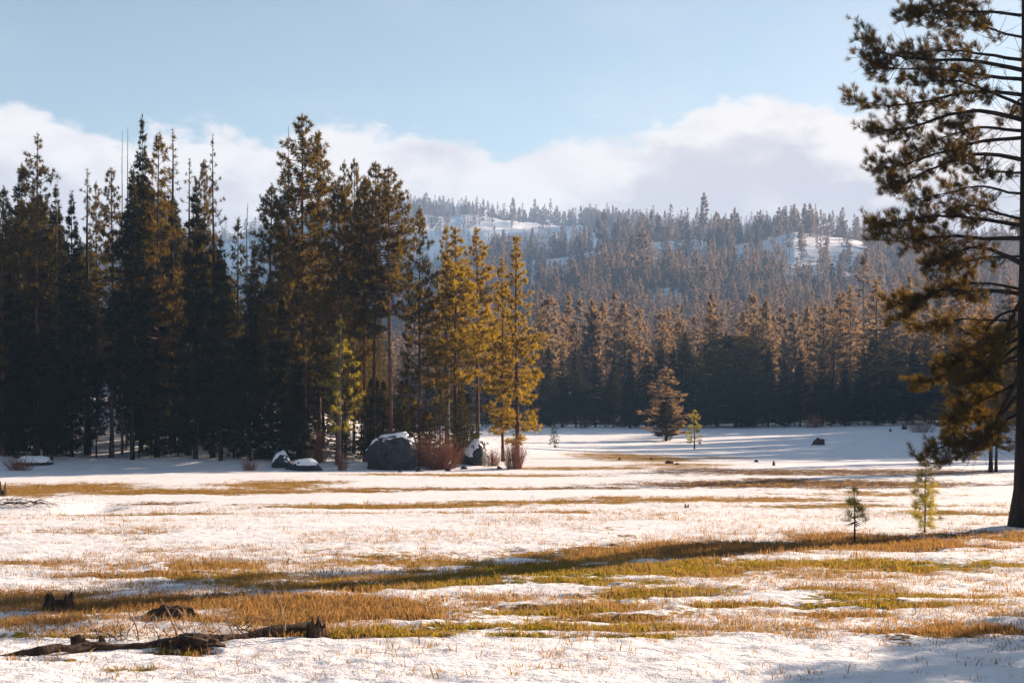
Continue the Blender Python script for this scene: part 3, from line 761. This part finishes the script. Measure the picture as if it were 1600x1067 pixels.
# wood that closes the meadow on the right, beyond the edge of the view
n = 330
wy = rng.uniform(150, 325, n); wx = .36 * wy + 9 + 105 * rng.uniform(0, 1, n) ** 1.3
gapm = rng.uniform(0, 1, n) < np.where(wy < 215, .22, .97)
wx, wy = wx[gapm], wy[gapm]
wf = [whole('far%d' % i) for i in range(5)]
sc = rng.uniform(.6, .85, len(wx)) * np.where(wy > 225, 1.45, 1)
scatter('side_forest', np.stack([wx, wy, height(wx, wy) - .2], 1), np.stack([sc, sc, sc], 1), rng.uniform(0, 6.28, len(wx)), wf, 'conifer wood closing the meadow on the right side')
# two firs standing right of the view near the camera (their shade lies across the corner of the snow)
tree('fir1', 27.1, 39.1, 17, 'fir_tree', 'dark fir nearest the huge pine, past the right end of the foreground snow', wid=1.25)
tree('fir3', 29.9, 35.6, 18, 'fir_tree', 'middle dark fir of three past the right end of the foreground snow', wid=1.3)
tree('fir0', 32.4, 32.0, 17, 'fir_tree', 'dark fir nearest the camera past the right end of the foreground snow', wid=1.3)

# ------------------------------------------------------------------ the big pine at the right edge
BX, BY = flat(1611, 829)
def big_pine():
    rng = np.random.default_rng(99)
    z0 = H(BX, BY)
    root = link('pine_tree', None, None, (BX, BY, z0), 0, 'huge dark pine with drooping limbs at the right edge of the meadow', 'tree')
    K = 24; tz = np.linspace(0, 1, K); h = 42.0
    T = np.stack([.12 * np.sin(tz * 5), .1 * np.cos(tz * 4), tz * h - .4], 1)
    T[:, 0] -= T[0, 0]
    R = .56 * (1 - tz) ** .6 + .04 + .30 * np.exp(-tz * 45)
    tv, tf = tubes(T[None], R[None], 20)
    ang = np.arctan2(tv[:, 1], tv[:, 0])
    tv[:, :2] *= 1 + (.05 * (vnoise(ang * 5 + 40, tv[:, 2] * 1.3, 4) - .5))[:, None]
    link('trunk', new_mesh('trunk', tv, tf, [M['bark_dark']]), root)
    def W(px, row, dd): # local metres of a picture point at the tree, dd in front(-)/behind(+)
        return np.array([(px - 800) / F * BY - BX, dd, EYE + (HR - row) / F * BY - z0])
    limbs = []
    # each limb: row where it leaves the trunk, then way points (px,row), depth at tip, thickness
    L = [(-40, [(1520, -15), (1430, 15)], .6, .07), (25, [(1530, 20), (1470, 22), (1415, 28)], -.8, .07), (60, [(1540, 40), (1470, 10)], 1.5, .06),
         (112, [(1530, 95), (1450, 98), (1380, 90), (1343, 66)], -.6, .10), (95, [(1540, 80), (1490, 62), (1440, 68)], 1.4, .08), (125, [(1545, 118), (1480, 112), (1410, 112), (1370, 100)], .5, .09),
         (150, [(1530, 138), (1460, 150), (1400, 162), (1345, 148)], .8, .09), (168, [(1540, 150), (1480, 132), (1420, 140)], -1.2, .08),
         (190, [(1520, 170), (1450, 195), (1400, 215), (1358, 205)], -.4, .11), (205, [(1540, 195), (1490, 205), (1440, 228)], 1.4, .08), (215, [(1535, 220), (1470, 245), (1420, 262), (1372, 258)], .6, .09),
         (252, [(1530, 240), (1460, 262), (1410, 292), (1376, 283)], -.9, .10), (270, [(1540, 272), (1480, 262)], -1.5, .06), (305, [(1550, 290), (1490, 300), (1440, 305)], 1.0, .06),
         (345, [(1555, 328), (1500, 318), (1450, 345)], 1.2, .07), (372, [(1530, 374), (1470, 372), (1420, 378), (1376, 365)], -.3, .11), (355, [(1540, 340), (1480, 335), (1420, 342), (1382, 348)], .6, .10),
         (418, [(1555, 392), (1515, 390), (1470, 404), (1452, 410)], -.5, .12), (400, [(1560, 400), (1520, 410), (1480, 400)], 1.2, .06), (462, [(1555, 452), (1500, 454), (1460, 450), (1425, 478), (1396, 502)], -.4, .11),
         (455, [(1550, 440), (1490, 450), (1440, 470), (1402, 466)], .9, .07), (505, [(1540, 498), (1480, 496), (1430, 505)], .4, .04), (455, [(1575, 500), (1560, 560), (1520, 610), (1500, 640)], -.8, .11),
         (500, [(1565, 520), (1530, 530), (1500, 545)], -1.2, .09), (520, [(1560, 545), (1520, 560), (1490, 570)], .9, .09), (545, [(1560, 575), (1525, 590), (1495, 600)], -.6, .08),
         (590, [(1570, 610), (1530, 630), (1500, 655)], .8, .08), (560, [(1570, 620), (1540, 680), (1500, 715), (1446, 722)], -.9, .10), (600, [(1560, 650), (1530, 690), (1490, 690), (1462, 700)], -.2, .09),
         (560, [(1540, 572), (1500, 582), (1450, 596)], 1.2, .04), (640, [(1565, 660), (1540, 675), (1510, 672)], 1.4, .07), (530, [(1570, 560), (1555, 610), (1540, 640)], 1.6, .08), (480, [(1560, 490), (1540, 540), (1525, 560)], 1.5, .07)]
    for (r0, way, dd, th) in L:
        p0 = W(1606, r0, 0)
        pts_ = [p0] + [W(px, row, dd * (i + 1) / len(way)) for i, (px, row) in enumerate(way)]
        limbs.append((np.array(pts_), th, False))
    for i in range(22):     # limbs on the other sides of the tree
        a = rng.uniform(-1.7, 1.7); zz = rng.uniform(10, 26.5); LL = (1.15 - zz / 27) * 6.5 * rng.uniform(.6, 1)
        o = np.array([math.cos(a), math.sin(a), 0])
        p0 = np.array([0, 0, zz]); dr = -.1 - .25 * rng.uniform()
        limbs.append((np.array([p0, p0 + o * LL * .35 + [0, 0, .02 * LL], p0 + o * LL * .7 + [0, 0, dr * LL * .5], p0 + o * LL + [0, 0, dr * LL * .4]]), .07, True))
    tp, tr_, C, D = [], [], [], []
    wood = []
    for li, (P, th, coarse) in enumerate(limbs):
        # resample smoothly
        n = 14
        s0 = np.linspace(0, 1, len(P)); s = np.linspace(0, 1, n)
        Q = np.stack([np.interp(s, s0, P[:, c]) for c in range(3)], 1)
        for _ in range(2): Q[1:-1] = (Q[:-2] + 2 * Q[1:-1] + Q[2:]) / 4
        Q[1:-1] += np.cumsum(rng.normal(0, .035, (n - 2, 3)), 0) * np.sin(np.pi * s[1:-1])[:, None]
        wood.append(tubes(Q[None], (th * .8 * (1 - s) ** 1.1 + .010)[None], 6))
        Ltot = np.linalg.norm(np.diff(Q, axis=0), axis=1).sum()
        m = int(Ltot * (7.6 if not coarse else 4.0)) + 3
        thin = th < .05
        for j in range(m):
            u = rng.uniform(.1, 1.0) ** .75 if j else 1.0
            if thin and u < .5: continue
            f = u * (n - 1); i0 = min(int(f), n - 2)
            b = Q[i0] * (1 - f + i0) + Q[i0 + 1] * (f - i0)
            d = Q[i0 + 1] - Q[i0]; d /= np.linalg.norm(d)
            sdn = np.cross(d, [0, 0, 1.]); sdn /= max(np.linalg.norm(sdn), 1e-3)
            sg = rng.choice([-1, 1])
            dd_ = d * rng.uniform(.4, 1.1) + sdn * sg * rng.uniform(.2, .9) + np.array([0, 0, rng.uniform(-.95, .35)])
            if j == 0: dd_ = d + np.array([0, 0, .3])
            dd_ /= np.linalg.norm(dd_)
            l = rng.uniform(.5, 1.5) * (1.25 - .7 * u)
            if j == 0: l = .35
            # sub branch: sags, then turns up at the tip
            kk = np.linspace(0, 1, 6)
            SB = b + dd_ * (l * kk)[:, None] + np.array([0, 0, 1.]) * (l * (.55 * kk ** 3 - .22 * kk))[:, None] + rng.normal(0, .02, (6, 3))
            tp.append(SB); tr_.append((.016 * (1 - .6 * kk)))
            q = 1 + int(l * 5) if u > .2 else int(rng.integers(0, 2))
            for e in range(q):
                uu = 1.0 if e == 0 else rng.uniform(.35, 1)
                ff = uu * 5; a0 = min(int(ff), 4)
                c = SB[a0] * (1 - ff + a0) + SB[a0 + 1] * (ff - a0)
                if e:
                    t_ = rng.normal(0, 1, 3) * .10 + [0, 0, .10]
                    t2 = c + t_ + dd_ * .1
                    tp.append(np.linspace(c, t2, 6)); tr_.append(np.full(6, .008)); dirn = t2 - c + [0, 0, .05]; c = t2
                else: dirn = SB[5] - SB[4] + np.array([0, 0, .05])
                # brush of needles: three points along the shoot
                dn = dirn / np.linalg.norm(dirn)
                for w_ in (-.10, -.04, .02):
                    C.append(c + dn * w_); D.append(dn)
    for (P, th, coarse) in limbs:          # bare curling twigs close to the trunk
        for _ in range(16):
            u = rng.uniform(.03, .75); f = u * (len(P) - 1); i0 = min(int(f), len(P) - 2)
            b = P[i0] * (1 - f + i0) + P[i0 + 1] * (f - i0)
            dd_ = (P[-1] - P[0]) / np.linalg.norm(P[-1] - P[0]) * rng.uniform(.2, 1) + rng.normal(0, .6, 3) + np.array([0, 0, -.25]); dd_ /= np.linalg.norm(dd_)
            kk = np.linspace(0, 1, 6); l = rng.uniform(.4, 1.7)
            tp.append(b + dd_ * (l * kk)[:, None] + np.array([0, 0, 1.]) * (l * rng.uniform(-.5, .4) * kk ** 2)[:, None] + np.cumsum(rng.normal(0, .03, (6, 3)), 0) * kk[:, None]); tr_.append(.012 * (1 - .7 * kk))
    wood.append(tubes(np.array(tp), np.array(tr_), 3))
    link('branches', new_mesh('branches', *join(*wood), [M['bark_dark']]), root)
    cr = needles(np.array(C), np.array(D), .21, 18, .052, rng, .85)
    link('crown', new_mesh('crown', *cr, [M['big_pine']], smooth=False), root)
    print('big pine tufts', len(C), 'tris', len(cr[1]))
big_pine()

# --- two saplings on the near meadow
def sapling(px, base, top, seed, r, label, cs, nb, leaf, tuft=.24):
    x, y = flat(px, base); h = EYE + (HR - top) / F * y - H(x, y)
    key = 'sap%d' % seed
    proto(key, conifer(seed, h, r, cs, nb=nb, per=7, tuft=tuft, nn=16, wd=.06, style='pine', gaps=.3, dead=9, trunk_r=.032, droop=.15), M['bark_dark'], leaf)
    return tree(key, x, y, PROTO[key]['h'], 'pine_sapling', label)
sapling(1335, 851, 762, 801, .65, 'thin bare-stemmed sapling with sparse needles on the russet grass', .38, 20, M['young'])
sapling(1445, 836, 722, 802, .62, 'young golden-green pine sapling between the bare sapling and the huge pine', .12, 60, M['young'])

# ------------------------------------------------------------------ rocks
def blob(seed, rx, ry, rz_, rough=.16, sub=4, flatb=.5, lump=1.3, boxy=1):
    import bmesh
    from mathutils import noise as mn
    bm = bmesh.new(); bmesh.ops.create_icosphere(bm, subdivisions=sub, radius=1)
    off = Vector((seed * 7.3, seed * 3.1, seed))
    cuts = [(Vector((random.uniform(-1, 1), random.uniform(-1, 1), random.uniform(-.1, 1))).normalized(), random.uniform(.60, .86)) for _ in range(11)]
    for v in bm.verts:
        p = v.co.copy()
        if boxy != 1: p = Vector([math.copysign(abs(c) ** boxy, c) for c in p]) * .9
        for nrm, dd in cuts:
            e = p.dot(nrm) - dd
            if e > 0: p -= nrm * e * .85
        p *= 1 + rough * (mn.noise(p * lump + off) * 1.3 + .4 * mn.noise(p * 4 + off))
        if p.z < -flatb: p.z = -flatb
        v.co = (p.x * rx, p.y * ry, p.z * rz_)
    return bm
def boulder(px, base, wpx, hpx, seed, label, d=None, cap=.5, depth=.8, rz=0, name='boulder', boxy=1):
    random.seed(seed)
    x, y = on_ground(px, base) if d is None else ((px - 800) / F * d, d)
    rx = wpx / 2 / F * y; hh_ = hpx / F * y
    bm = blob(seed, rx * 1.05, rx * depth, hh_ / 1.35, flatb=.45, boxy=boxy)
    me = bpy.data.meshes.new(name); bm.to_mesh(me)
    for f in me.polygons: f.use_smooth = False
    me.materials.append(M['rock'])
    z = H(x, y) + hh_ * .30
    o = link(name, me, None, (x, y, z), rz, label, 'rock')
    if cap:
        # snow lying on the upward faces
        bm.normal_update()
        import bmesh
        kill = [f for f in bm.faces if f.normal.z < .62 - cap * .35 or f.calc_center_median().z < hh_ * (.42 - cap * .5)]
        bmesh.ops.delete(bm, geom=kill, context='FACES')
        for v in bm.verts: v.co += v.normal * .03 + Vector((0, 0, (.20 if wpx > 70 else .09) if not v.is_boundary else .0))
        if len(bm.faces):
            mc = bpy.data.meshes.new('snow_cap'); bm.to_mesh(mc); mc.materials.append(M['snow'])
            for f in mc.polygons: f.use_smooth = True
            link('snow_cap', mc, o)
    bm.free()
    return o
boulder(610, 733, 84, 58, 11, 'largest dark granite boulder with a thin snow cap at the edge of the wood', d=124, cap=.5, boxy=.62, depth=.7)
boulder(438, 728, 30, 28, 12, 'angular dark rock with snow on its upper face left of the young pine', d=124, cap=.9)
boulder(447, 712, 34, 30, 13, 'snow-topped rock leaning behind the angular dark rock', d=127.5, cap=.9)
boulder(458, 733, 26, 12, 14, 'small dark stone between the angular rock and the low one', d=122, cap=0)
boulder(482, 737, 50, 16, 15, 'low rounded dark rock lying on the snow bank', d=120.5, cap=.4)
boulder(470, 700, 40, 40, 16, 'rough rock under brush behind the low rounded rock', d=133, cap=.5)
boulder(412, 700, 34, 26, 17, 'dark rock half hidden at the foot of the firs left of the snowy slope', d=129, cap=.5)
boulder(743, 724, 38, 46, 18, 'upright stump-shaped rock with a thick round snow cap', d=128, cap=.9, depth=1.0)
boulder(50, 733, 60, 12, 19, 'low snow-covered rock at the left end of the wood', d=124, cap=.9)
for i, (px, row, s, lab) in enumerate([(700, 736, 9, 'small stone on snow below the red bush'), (625, 738, 7, 'small stone on snow below the big boulder'), (655, 737, 12, 'flat stone right of the big boulder'), (780, 733, 9, 'small stone near the foot of the last golden pine'), (725, 733, 10, 'stone below the snow-capped rock')]):
    boulder(px, row, s, s * .55, 30 + i, lab, cap=0, name='stone')

# ------------------------------------------------------------------ leafless shrubs
def shrub(px, base, wpx, hpx, seed, label, n=260, m='twig', d=None, name='leafless_shrub'):
    rng = np.random.default_rng(seed)
    x, y = on_ground(px, base) if d is None else ((px - 800) / F * d, d)
    w_, h = wpx / 2 / F * y, hpx / F * y
    a = rng.uniform(0, 6.28, n); rad = w_ * rng.uniform(0, 1, n) ** .7; hh_ = h * rng.uniform(.5, 1.05, n) * (1 - .35 * (rad / w_) ** 2)
    s = np.linspace(0, 1, 6)
    base_ = np.stack([np.cos(a) * rad * .55, np.sin(a) * rad * .5, np.full(n, -.1)], -1)
    P = base_[:, None] + np.stack([np.outer(np.cos(a) * rad * .55, s ** 1.3), np.outer(np.sin(a) * rad * .55, s ** 1.3), np.outer(hh_, s)], -1) + rng.normal(0, .035, (n, 6, 3)) * s[None, :, None]
    parts = [tubes(P, np.outer(rng.uniform(.010, .022, n), 1 - .8 * s), 3)]
    # side twigs
    k_ = n * 4; bi = rng.integers(0, n, k_); fi = rng.integers(2, 6, k_)
    q0 = P[bi, fi]; dr = rng.normal(0, .5, (k_, 3)); dr[:, 2] = np.abs(dr[:, 2]) + .5
    q = q0[:, None] + dr[:, None] * (np.linspace(0, 1, 3)[None, :, None] * rng.uniform(.15, .5, (k_, 1, 1)) * h * .4)
    parts.append(tubes(q, np.full((k_, 3), .006), 3))
    me = new_mesh('shrub', *join(*parts), [M[m]])
    return link(name, me, None, (x, y, H(x, y)), 0, label, 'shrub')
shrub(688, 733, 80, 56, 41, 'large round red-brown leafless bush right of the big boulder', 420)
shrub(804, 732, 42, 48, 42, 'reddish leafless bush round the foot of the last golden pine', 260)
shrub(770, 728, 30, 30, 43, 'low thin red bush between the snow-capped rock and the last pine', 120)
shrub(497, 722, 40, 52, 45, 'dim brown leafless bush left of the young pine', 180)
shrub(535, 735, 26, 34, 46, 'brown twigs round the foot of the young pine', 60)
shrub(30, 735, 56, 26, 47, 'dark leafless bush on the snow bank at the left end', 160, 'twig')
shrub(390, 735, 30, 22, 48, 'small dark bush on the snow bank left of the rocks', 90, 'twig')
shrub(660, 728, 40, 45, 49, 'dim leafless bush between the big boulder and the red bush', 160)
shrub(1272, 668, 40, 22, 50, 'grey leafless bush at the far edge of the meadow', 160)
shrub(1220, 664, 26, 20, 51, 'small leafless bush left of the grey bush at the far edge', 100)
shrub(1440, 675, 60, 24, 52, 'tangled dark bush at the far edge behind the low pine limb', 200)

# ------------------------------------------------------------------ fallen log with broken limbs, stumps
def ragged_stump(px, base, wpx, hpx, seed, label, name='tree_stump', spikes=5, mats='dead_wood', d=None):
    rng = np.random.default_rng(seed)
    x, y = flat(px, base) if d is None else ((px - 800) / F * d, d)
    r = wpx / 2 / F * y; h = hpx / F * y
    A = 48; K = 12
    th = np.linspace(0, 2 * np.pi, A, endpoint=False)
    prof = .38 + .62 * (np.abs(np.sin(th * spikes / 2 + rng.uniform(0, 3))) ** .8) * vnoise(th * 2.5, th * 0 + seed, seed) * 1.35
    prof = np.clip(prof + rng.normal(0, .10, A), .22, 1.0)
    V = []
    for i in range(K):
        s = i / (K - 1)
        rad = r * (1.25 - .55 * s ** .5) * (1 + .22 * (vnoise(th * 3 + 9, th * 0 + s * 2, seed + 1) - .5)) * (1 + .5 * max(0, .25 - s) * np.sin(th * 3 + 1))
        V.append(np.stack([np.cos(th) * rad, np.sin(th) * rad * .8, -.15 + (h * prof + .15) * s], 1))
    # inner wall and hollow
    for i in range(5):
        s = 1 - i / 4
        rad = r * (.48 - .1 * (1 - s))
        V.append(np.stack([np.cos(th) * rad, np.sin(th) * rad * .8, -.15 + (h * prof * .93 + .15) * (s * .85 + .0)], 1))
    V = np.concatenate(V); n = K + 5
    i = (np.arange(n - 1)[:, None] * A + np.arange(A)[None]).ravel(); j = (np.arange(n - 1)[:, None] * A + ((np.arange(A) + 1) % A)[None]).ravel()
    V += rng.normal(0, r * .02, V.shape)
    me = new_mesh('stump', V, np.stack([i, j, j + A, i + A], 1), [M[mats]])
    return link(name, me, None, (x, y, H(x, y)), 0, label, 'stump')
ragged_stump(93, 958, 54, 34, 61, 'broken dark stump with two peaks among dry grass at left', spikes=2)
sx, sy = flat(494, 997)

def fallen_log():
    rng = np.random.default_rng(8)
    way = [(486, 990), (430, 996), (361, 1002), (300, 1008), (241, 1013), (150, 1017), (70, 1026), (-20, 1033), (-120, 1040)]
    P = []
    for px, row in way:
        x, y = flat(px, row); P.append([x, y, H(x, y) + .10])
    P = np.array(P); o0 = P[0].copy()
    s0 = np.linspace(0, 1, len(P)); s = np.linspace(0, 1, 60)
    Q = np.stack([np.interp(s, s0, P[:, c]) for c in range(3)], 1) - o0
    Q[:, 2] += .03 * np.sin(s * 20)
    R = np.interp(s, [0, .1, .5, .75, 1], [.14, .105, .10, .07, .05])
    v, f = tubes(Q[None], R[None], 12)
    v += (np.stack([vnoise(v[:, 0] * 6, v[:, 2] * 9 + 50, q) for q in (1, 2, 3)], 1) - .5) * .075
    v += (np.stack([vnoise(v[:, 0] * 18, v[:, 2] * 30 + 50, q) for q in (4, 5, 6)], 1) - .5) * .03
    root = link('fallen_log', new_mesh('log', v, f, [M['dead_wood']]), None, tuple(o0), 0, 'long dark fallen trunk with broken upright limbs lying on the foreground snow', 'log')
    def loc(px, row, dd=0):
        y = 26.0 + dd; return np.array([(px - 800) / F * y, y, EYE + (HR - row) / F * y]) - o0
    LB = [((282, 1003), (268, 965), (251, 934), .022), ((220, 1003), (212, 975), (197, 951), .018), ((84, 1018), (70, 998), (52, 985), .016), ((300, 1000), (285, 985), (272, 975), .014),
          ((447, 985), (437, 940), (423, 903), .022), ((125, 1016), (110, 1000), (97, 978), .012), ((190, 1005), (170, 985), (140, 985), .010), ((155, 1018), (152, 1005), (151, 990), .014),
          ((365, 997), (358, 975), (353, 950), .014), ((345, 1000), (343, 975), (336, 955), .010), ((400, 992), (385, 980), (360, 985), .012), ((250, 1005), (247, 990), (240, 980), .012),
          ((30, 1026), (0, 1005), (-30, 1010), .012), ((60, 1020), (30, 1008), (0, 1012), .010), ((130, 1015), (90, 1003), (40, 1008), .010), ((320, 1000), (335, 985), (350, 978), .010), ((410, 992), (400, 978), (380, 975), .009)]
    for _ in range(26):
        px = rng.uniform(-10, 440); r0 = float(np.interp(px, [-20, 70, 150, 241, 300, 361, 430, 486], [1033, 1026, 1017, 1013, 1008, 1002, 996, 990])) - 3
        lx, ly = rng.uniform(-45, 25), rng.uniform(6, 42)
        LB.append(((px, r0), (px + lx * .5, r0 - ly * .8), (px + lx, r0 - ly), rng.uniform(.009, .017)))
    for a, b, c, r in LB:
        d0, d1 = rng.uniform(-.2, .2), rng.uniform(-.4, .5)
        A_, B_, C_ = loc(*a, .0), loc(*b, d0), loc(*c, d1)
        s = np.linspace(0, 1, 8)[:, None]
        q = (1 - s) ** 2 * A_ + 2 * s * (1 - s) * B_ + s ** 2 * C_ + rng.normal(0, .012, (8, 3))
        parts = [tubes(q[None], (r * (1 - .6 * s[:, 0]))[None], 6)]
        tw = []
        for _ in range(3):
            k_ = rng.integers(2, 7); dv_ = np.array([rng.uniform(-.3, .3), rng.uniform(-.2, .2), rng.uniform(-.05, .25)])
            tw.append(q[k_] + dv_ * np.linspace(0, 1, 4)[:, None])
        parts.append(tubes(np.array(tw), np.full((3, 4), .005), 3))
        link('limb', new_mesh('limb', *join(*parts), [M['pale_wood'] if c[1] < 960 or c[0] < 60 else M['dead_wood']]), root)
    for (px, row, w_, h_) in [(125, 1021, 30, 18), (160, 1020, 14, 16), (310, 1022, 85, 18), (270, 1022, 50, 12)]:
        random.seed(px)
        y = 25.4; x = (px - 800) / F * y
        bm = blob(px, w_ / 2 / F * y, w_ / 2.6 / F * y, h_ / 1.2 / F * y, rough=.5, sub=3, flatb=.5, lump=2.2)
        me = bpy.data.meshes.new('rotten_chunk'); bm.to_mesh(me); bm.free(); me.materials.append(M['dead_wood'])
        link('rotten_chunk', me, root, (x - o0[0], y - o0[1], H(x, y) + .10 - o0[2]))
fallen_log()
ragged_stump(494, 998, 40, 38, 62, 'charred jagged stump at the thick end of the fallen trunk', spikes=4)

def heap(px, row, wpx, hpx, seed, label, name='earth_mound', cat='mound', m='dead_wood', d=None):
    random.seed(seed)
    x, y = on_ground(px, row) if d is None else ((px - 800) / F * d, d)
    bm = blob(seed, wpx / 2 / F * y, wpx / 2.6 / F * y, hpx / F * y, rough=.45, sub=4, flatb=.25, lump=2.0)
    me = bpy.data.meshes.new(name); bm.to_mesh(me); bm.free(); me.materials.append(M[m])
    link(name, me, None, (x, y, H(x, y)), 0, label, cat)
heap(266, 968, 80, 24, 71, 'low mound of rotten wood overgrown by dry grass behind the log')
ragged_stump(1073, 798, 9, 8, 63, 'tiny cut stump alone on the snow in mid meadow', spikes=2)
ragged_stump(1413, 696, 9, 8, 64, 'dark stump on the far snow below the low pine limb', spikes=2, d=None)
ragged_stump(1391, 697, 4, 6, 65, 'thin post-like stump left of the dark far stump', spikes=2)
ragged_stump(1209, 729, 5, 8, 66, 'small leaning stump at the edge of the brown strip', spikes=2)
for i, (px, row, w_, h_, lab) in enumerate([(1277, 695, 22, 12, 'dark upturned root lump on the far snow'), (1045, 724, 13, 5, 'dark chunk of wood on snow by the golden strip'), (1182, 722, 9, 4, 'small dark log bit on snow in mid meadow'),
                                            (968, 719, 5, 4, 'dark stone in the golden strip'), (1018, 718, 4, 4, 'small dark clod right of the golden strip'), (1058, 726, 8, 4, 'second dark chunk beside the first one')]):
    heap(px, row, w_, h_, 80 + i, lab, name='wood_chunk', cat='wood')
# dead branches by the creek at the left edge
def brush(px, row, seed, label):
    rng = np.random.default_rng(seed); x, y = flat(px, row)
    P, R = [], []
    for _ in range(26):
        a = np.array([rng.uniform(-1.6, 1.2), rng.uniform(-.5, .5), rng.uniform(0, .25)]); dv_ = np.array([rng.uniform(.3, 1.5), rng.uniform(-.5, .5), rng.uniform(-.25, .5)])
        s = np.linspace(0, 1, 6)[:, None]
        P.append(a + dv_ * s + np.array([0, 0, -.25]) * s ** 2 + rng.normal(0, .03, (6, 3))); R.append(rng.uniform(.008, .03) * (1 - .7 * s[:, 0]))
    link('dead_branches', new_mesh('brush', *tubes(np.array(P), np.array(R), 4), [M['dead_wood']]), None, (x, y, H(x, y) + .1), 0, label, 'branches')
brush(38, 797, 91, 'tangle of dead branches on the snow by the creek at the left edge')
ragged_stump(2, 782, 20, 34, 67, 'dark broken stump cut by the left edge of the view', spikes=3)

# ------------------------------------------------------------------ standing grass
def tuft_obj(seed, n, h, spread, width, m, lean=.35):
    rng = np.random.default_rng(seed)
    V, Fc = [], []
    for i in range(n):
        a = rng.uniform(0, 6.28); r0 = spread * rng.uniform() ** .6; hh_ = h * rng.uniform(.45, 1.1)
        b = np.array([math.cos(a) * r0, math.sin(a) * r0, -.02]); l = rng.normal(0, lean, 2)
        sd_ = rng.uniform(0, 6.28); wv = np.array([math.cos(sd_), math.sin(sd_), 0]) * width
        mid = b + np.array([l[0] * .3 * hh_, l[1] * .3 * hh_, hh_ * .6]); tip = b + np.array([l[0] * hh_, l[1] * hh_, hh_ * (1 - .25 * abs(l[0]))])
        k_ = len(V)
        V += [b - wv, b + wv, mid + wv * .8, mid - wv * .8, tip]
        Fc += [[k_, k_ + 1, k_ + 2, k_ + 2], [k_, k_ + 2, k_ + 3, k_ + 3], [k_ + 3, k_ + 2, k_ + 4, k_ + 4]]
    Fc = [f[:3] for f in Fc]
    return bpy.data.objects.new('tuft', new_mesh('tuft', np.array(V), np.array(Fc), [m], smooth=False))

def ground_pts(n, r0, r1, seed, bottom=None):
    """points on the meadow, even over the picture rows r0..r1"""
    rng = np.random.default_rng(seed)
    row = rng.uniform(r0, r1, n); px = rng.uniform(-60, 1660, n)
    d = EYE * F / (row - HR); return (px - 800) / F * d, d, rng
def lay(name, label, n, r0, r1, seed, protos, cond, size):
    x, y, rng = ground_pts(n, r0, r1, seed)
    g, gr, br = fields(x, y)
    n2 = fbm(x / .9, y / .6, 4, 61); n3 = fbm(x / 3, y / 2.2, 3, 63)
    p = cond(g + 1.1 * (n2 - .5) + .5 * (n3 - .5), gr, br, x, y)
    k_ = rng.uniform(0, 1, n) < p
    x, y = x[k_], y[k_]
    s = size * np.exp(rng.normal(-.15, .28, len(x)))
    print(name, len(x))
    scatter(name, np.stack([x, y, height(x, y) + .03], 1), np.stack([s, s, s], 1), rng.uniform(0, 6.28, len(x)), protos, label, seed)
wd = .007
straw = [tuft_obj(900 + i, 9, .17, .13, wd, M['straw']) for i in range(4)]
russ = [tuft_obj(910 + i, 8, .19, .13, wd, M['russet'], .3) for i in range(4)]
green = [tuft_obj(920 + i, 16, .10, .14, wd * 1.2, M['green'], .5) for i in range(3)]
stem = [tuft_obj(930 + i, 3, .17, .12, wd, M['russet' if i % 2 else 'straw'], .4) for i in range(6)]
lay('dry_grass', 'tufts of dry straw-coloured grass in the thawed strips', 30000, 800, 1052, 1, straw, lambda g, gr, br, x, y: sst(.35, .8, g) * (1 - .6 * gr), 1.0)
lay('russet_grass', 'russet weed stalks forming a band across the meadow', 32000, 800, 1052, 2, russ, lambda g, gr, br, x, y: sst(.42, .7, g) * sst(.25, .7, br), 1.05)
lay('green_grass', 'short olive green grass showing where the snow has gone', 40000, 800, 1060, 3, green, lambda g, gr, br, x, y: sst(.42, .65, g) * sst(.25, .7, gr), 1.0)
lay('weed_stems', 'sparse brown stems poking through the snow', 120000, 790, 1067, 4, stem,
    lambda g, gr, br, x, y: np.clip(sst(.25, .65, fbm(x / 5, y / 4, 3, 95)) * sst(-.45, .45, g) * np.where(y > 26.5, 1, .12), 0, 1), 1.0)
lay('meadow_grass', 'pale dry grass over the farther meadow', 30000, 705, 830, 5, straw, lambda g, gr, br, x, y: sst(.5, .8, g) * .8, 1.0)

# ------------------------------------------------------------------ air
def haze_box():
    x0, x1, y0, y1, z0, z1 = -3700, 3700, -75, 3640, -7, ZTOP + 4
    V = np.array([[x, y, z] for z in (z0, z1) for y in (y0, y1) for x in (x0, x1)], float)
    Q = np.array([[0, 2, 3, 1], [4, 5, 7, 6], [0, 1, 5, 4], [2, 6, 7, 3], [0, 4, 6, 2], [1, 3, 7, 5]])
    m = bpy.data.materials.new('haze'); m.use_nodes = True; nt = m.node_tree
    nt.nodes.remove(nt.nodes['Principled BSDF'])
    pv = nt.nodes.new('ShaderNodeVolumePrincipled')
    pv.inputs['Color'].default_value = (0.34, 0.60, 1.0, 1); pv.inputs['Density'].default_value = HAZE; pv.inputs['Anisotropy'].default_value = 0.0
    nt.links.new(pv.outputs[0], nt.nodes['Material Output'].inputs['Volume'])
    link('haze', new_mesh('haze', V, Q, [m], smooth=False), kind='stuff', label='thin blue winter haze over the hills')
HAZE = 0.00018
ZTOP = max(float((hz_ + hh).max()), float(gz.max()), EYE + 30)
print('ztop', ZTOP)
haze_box()
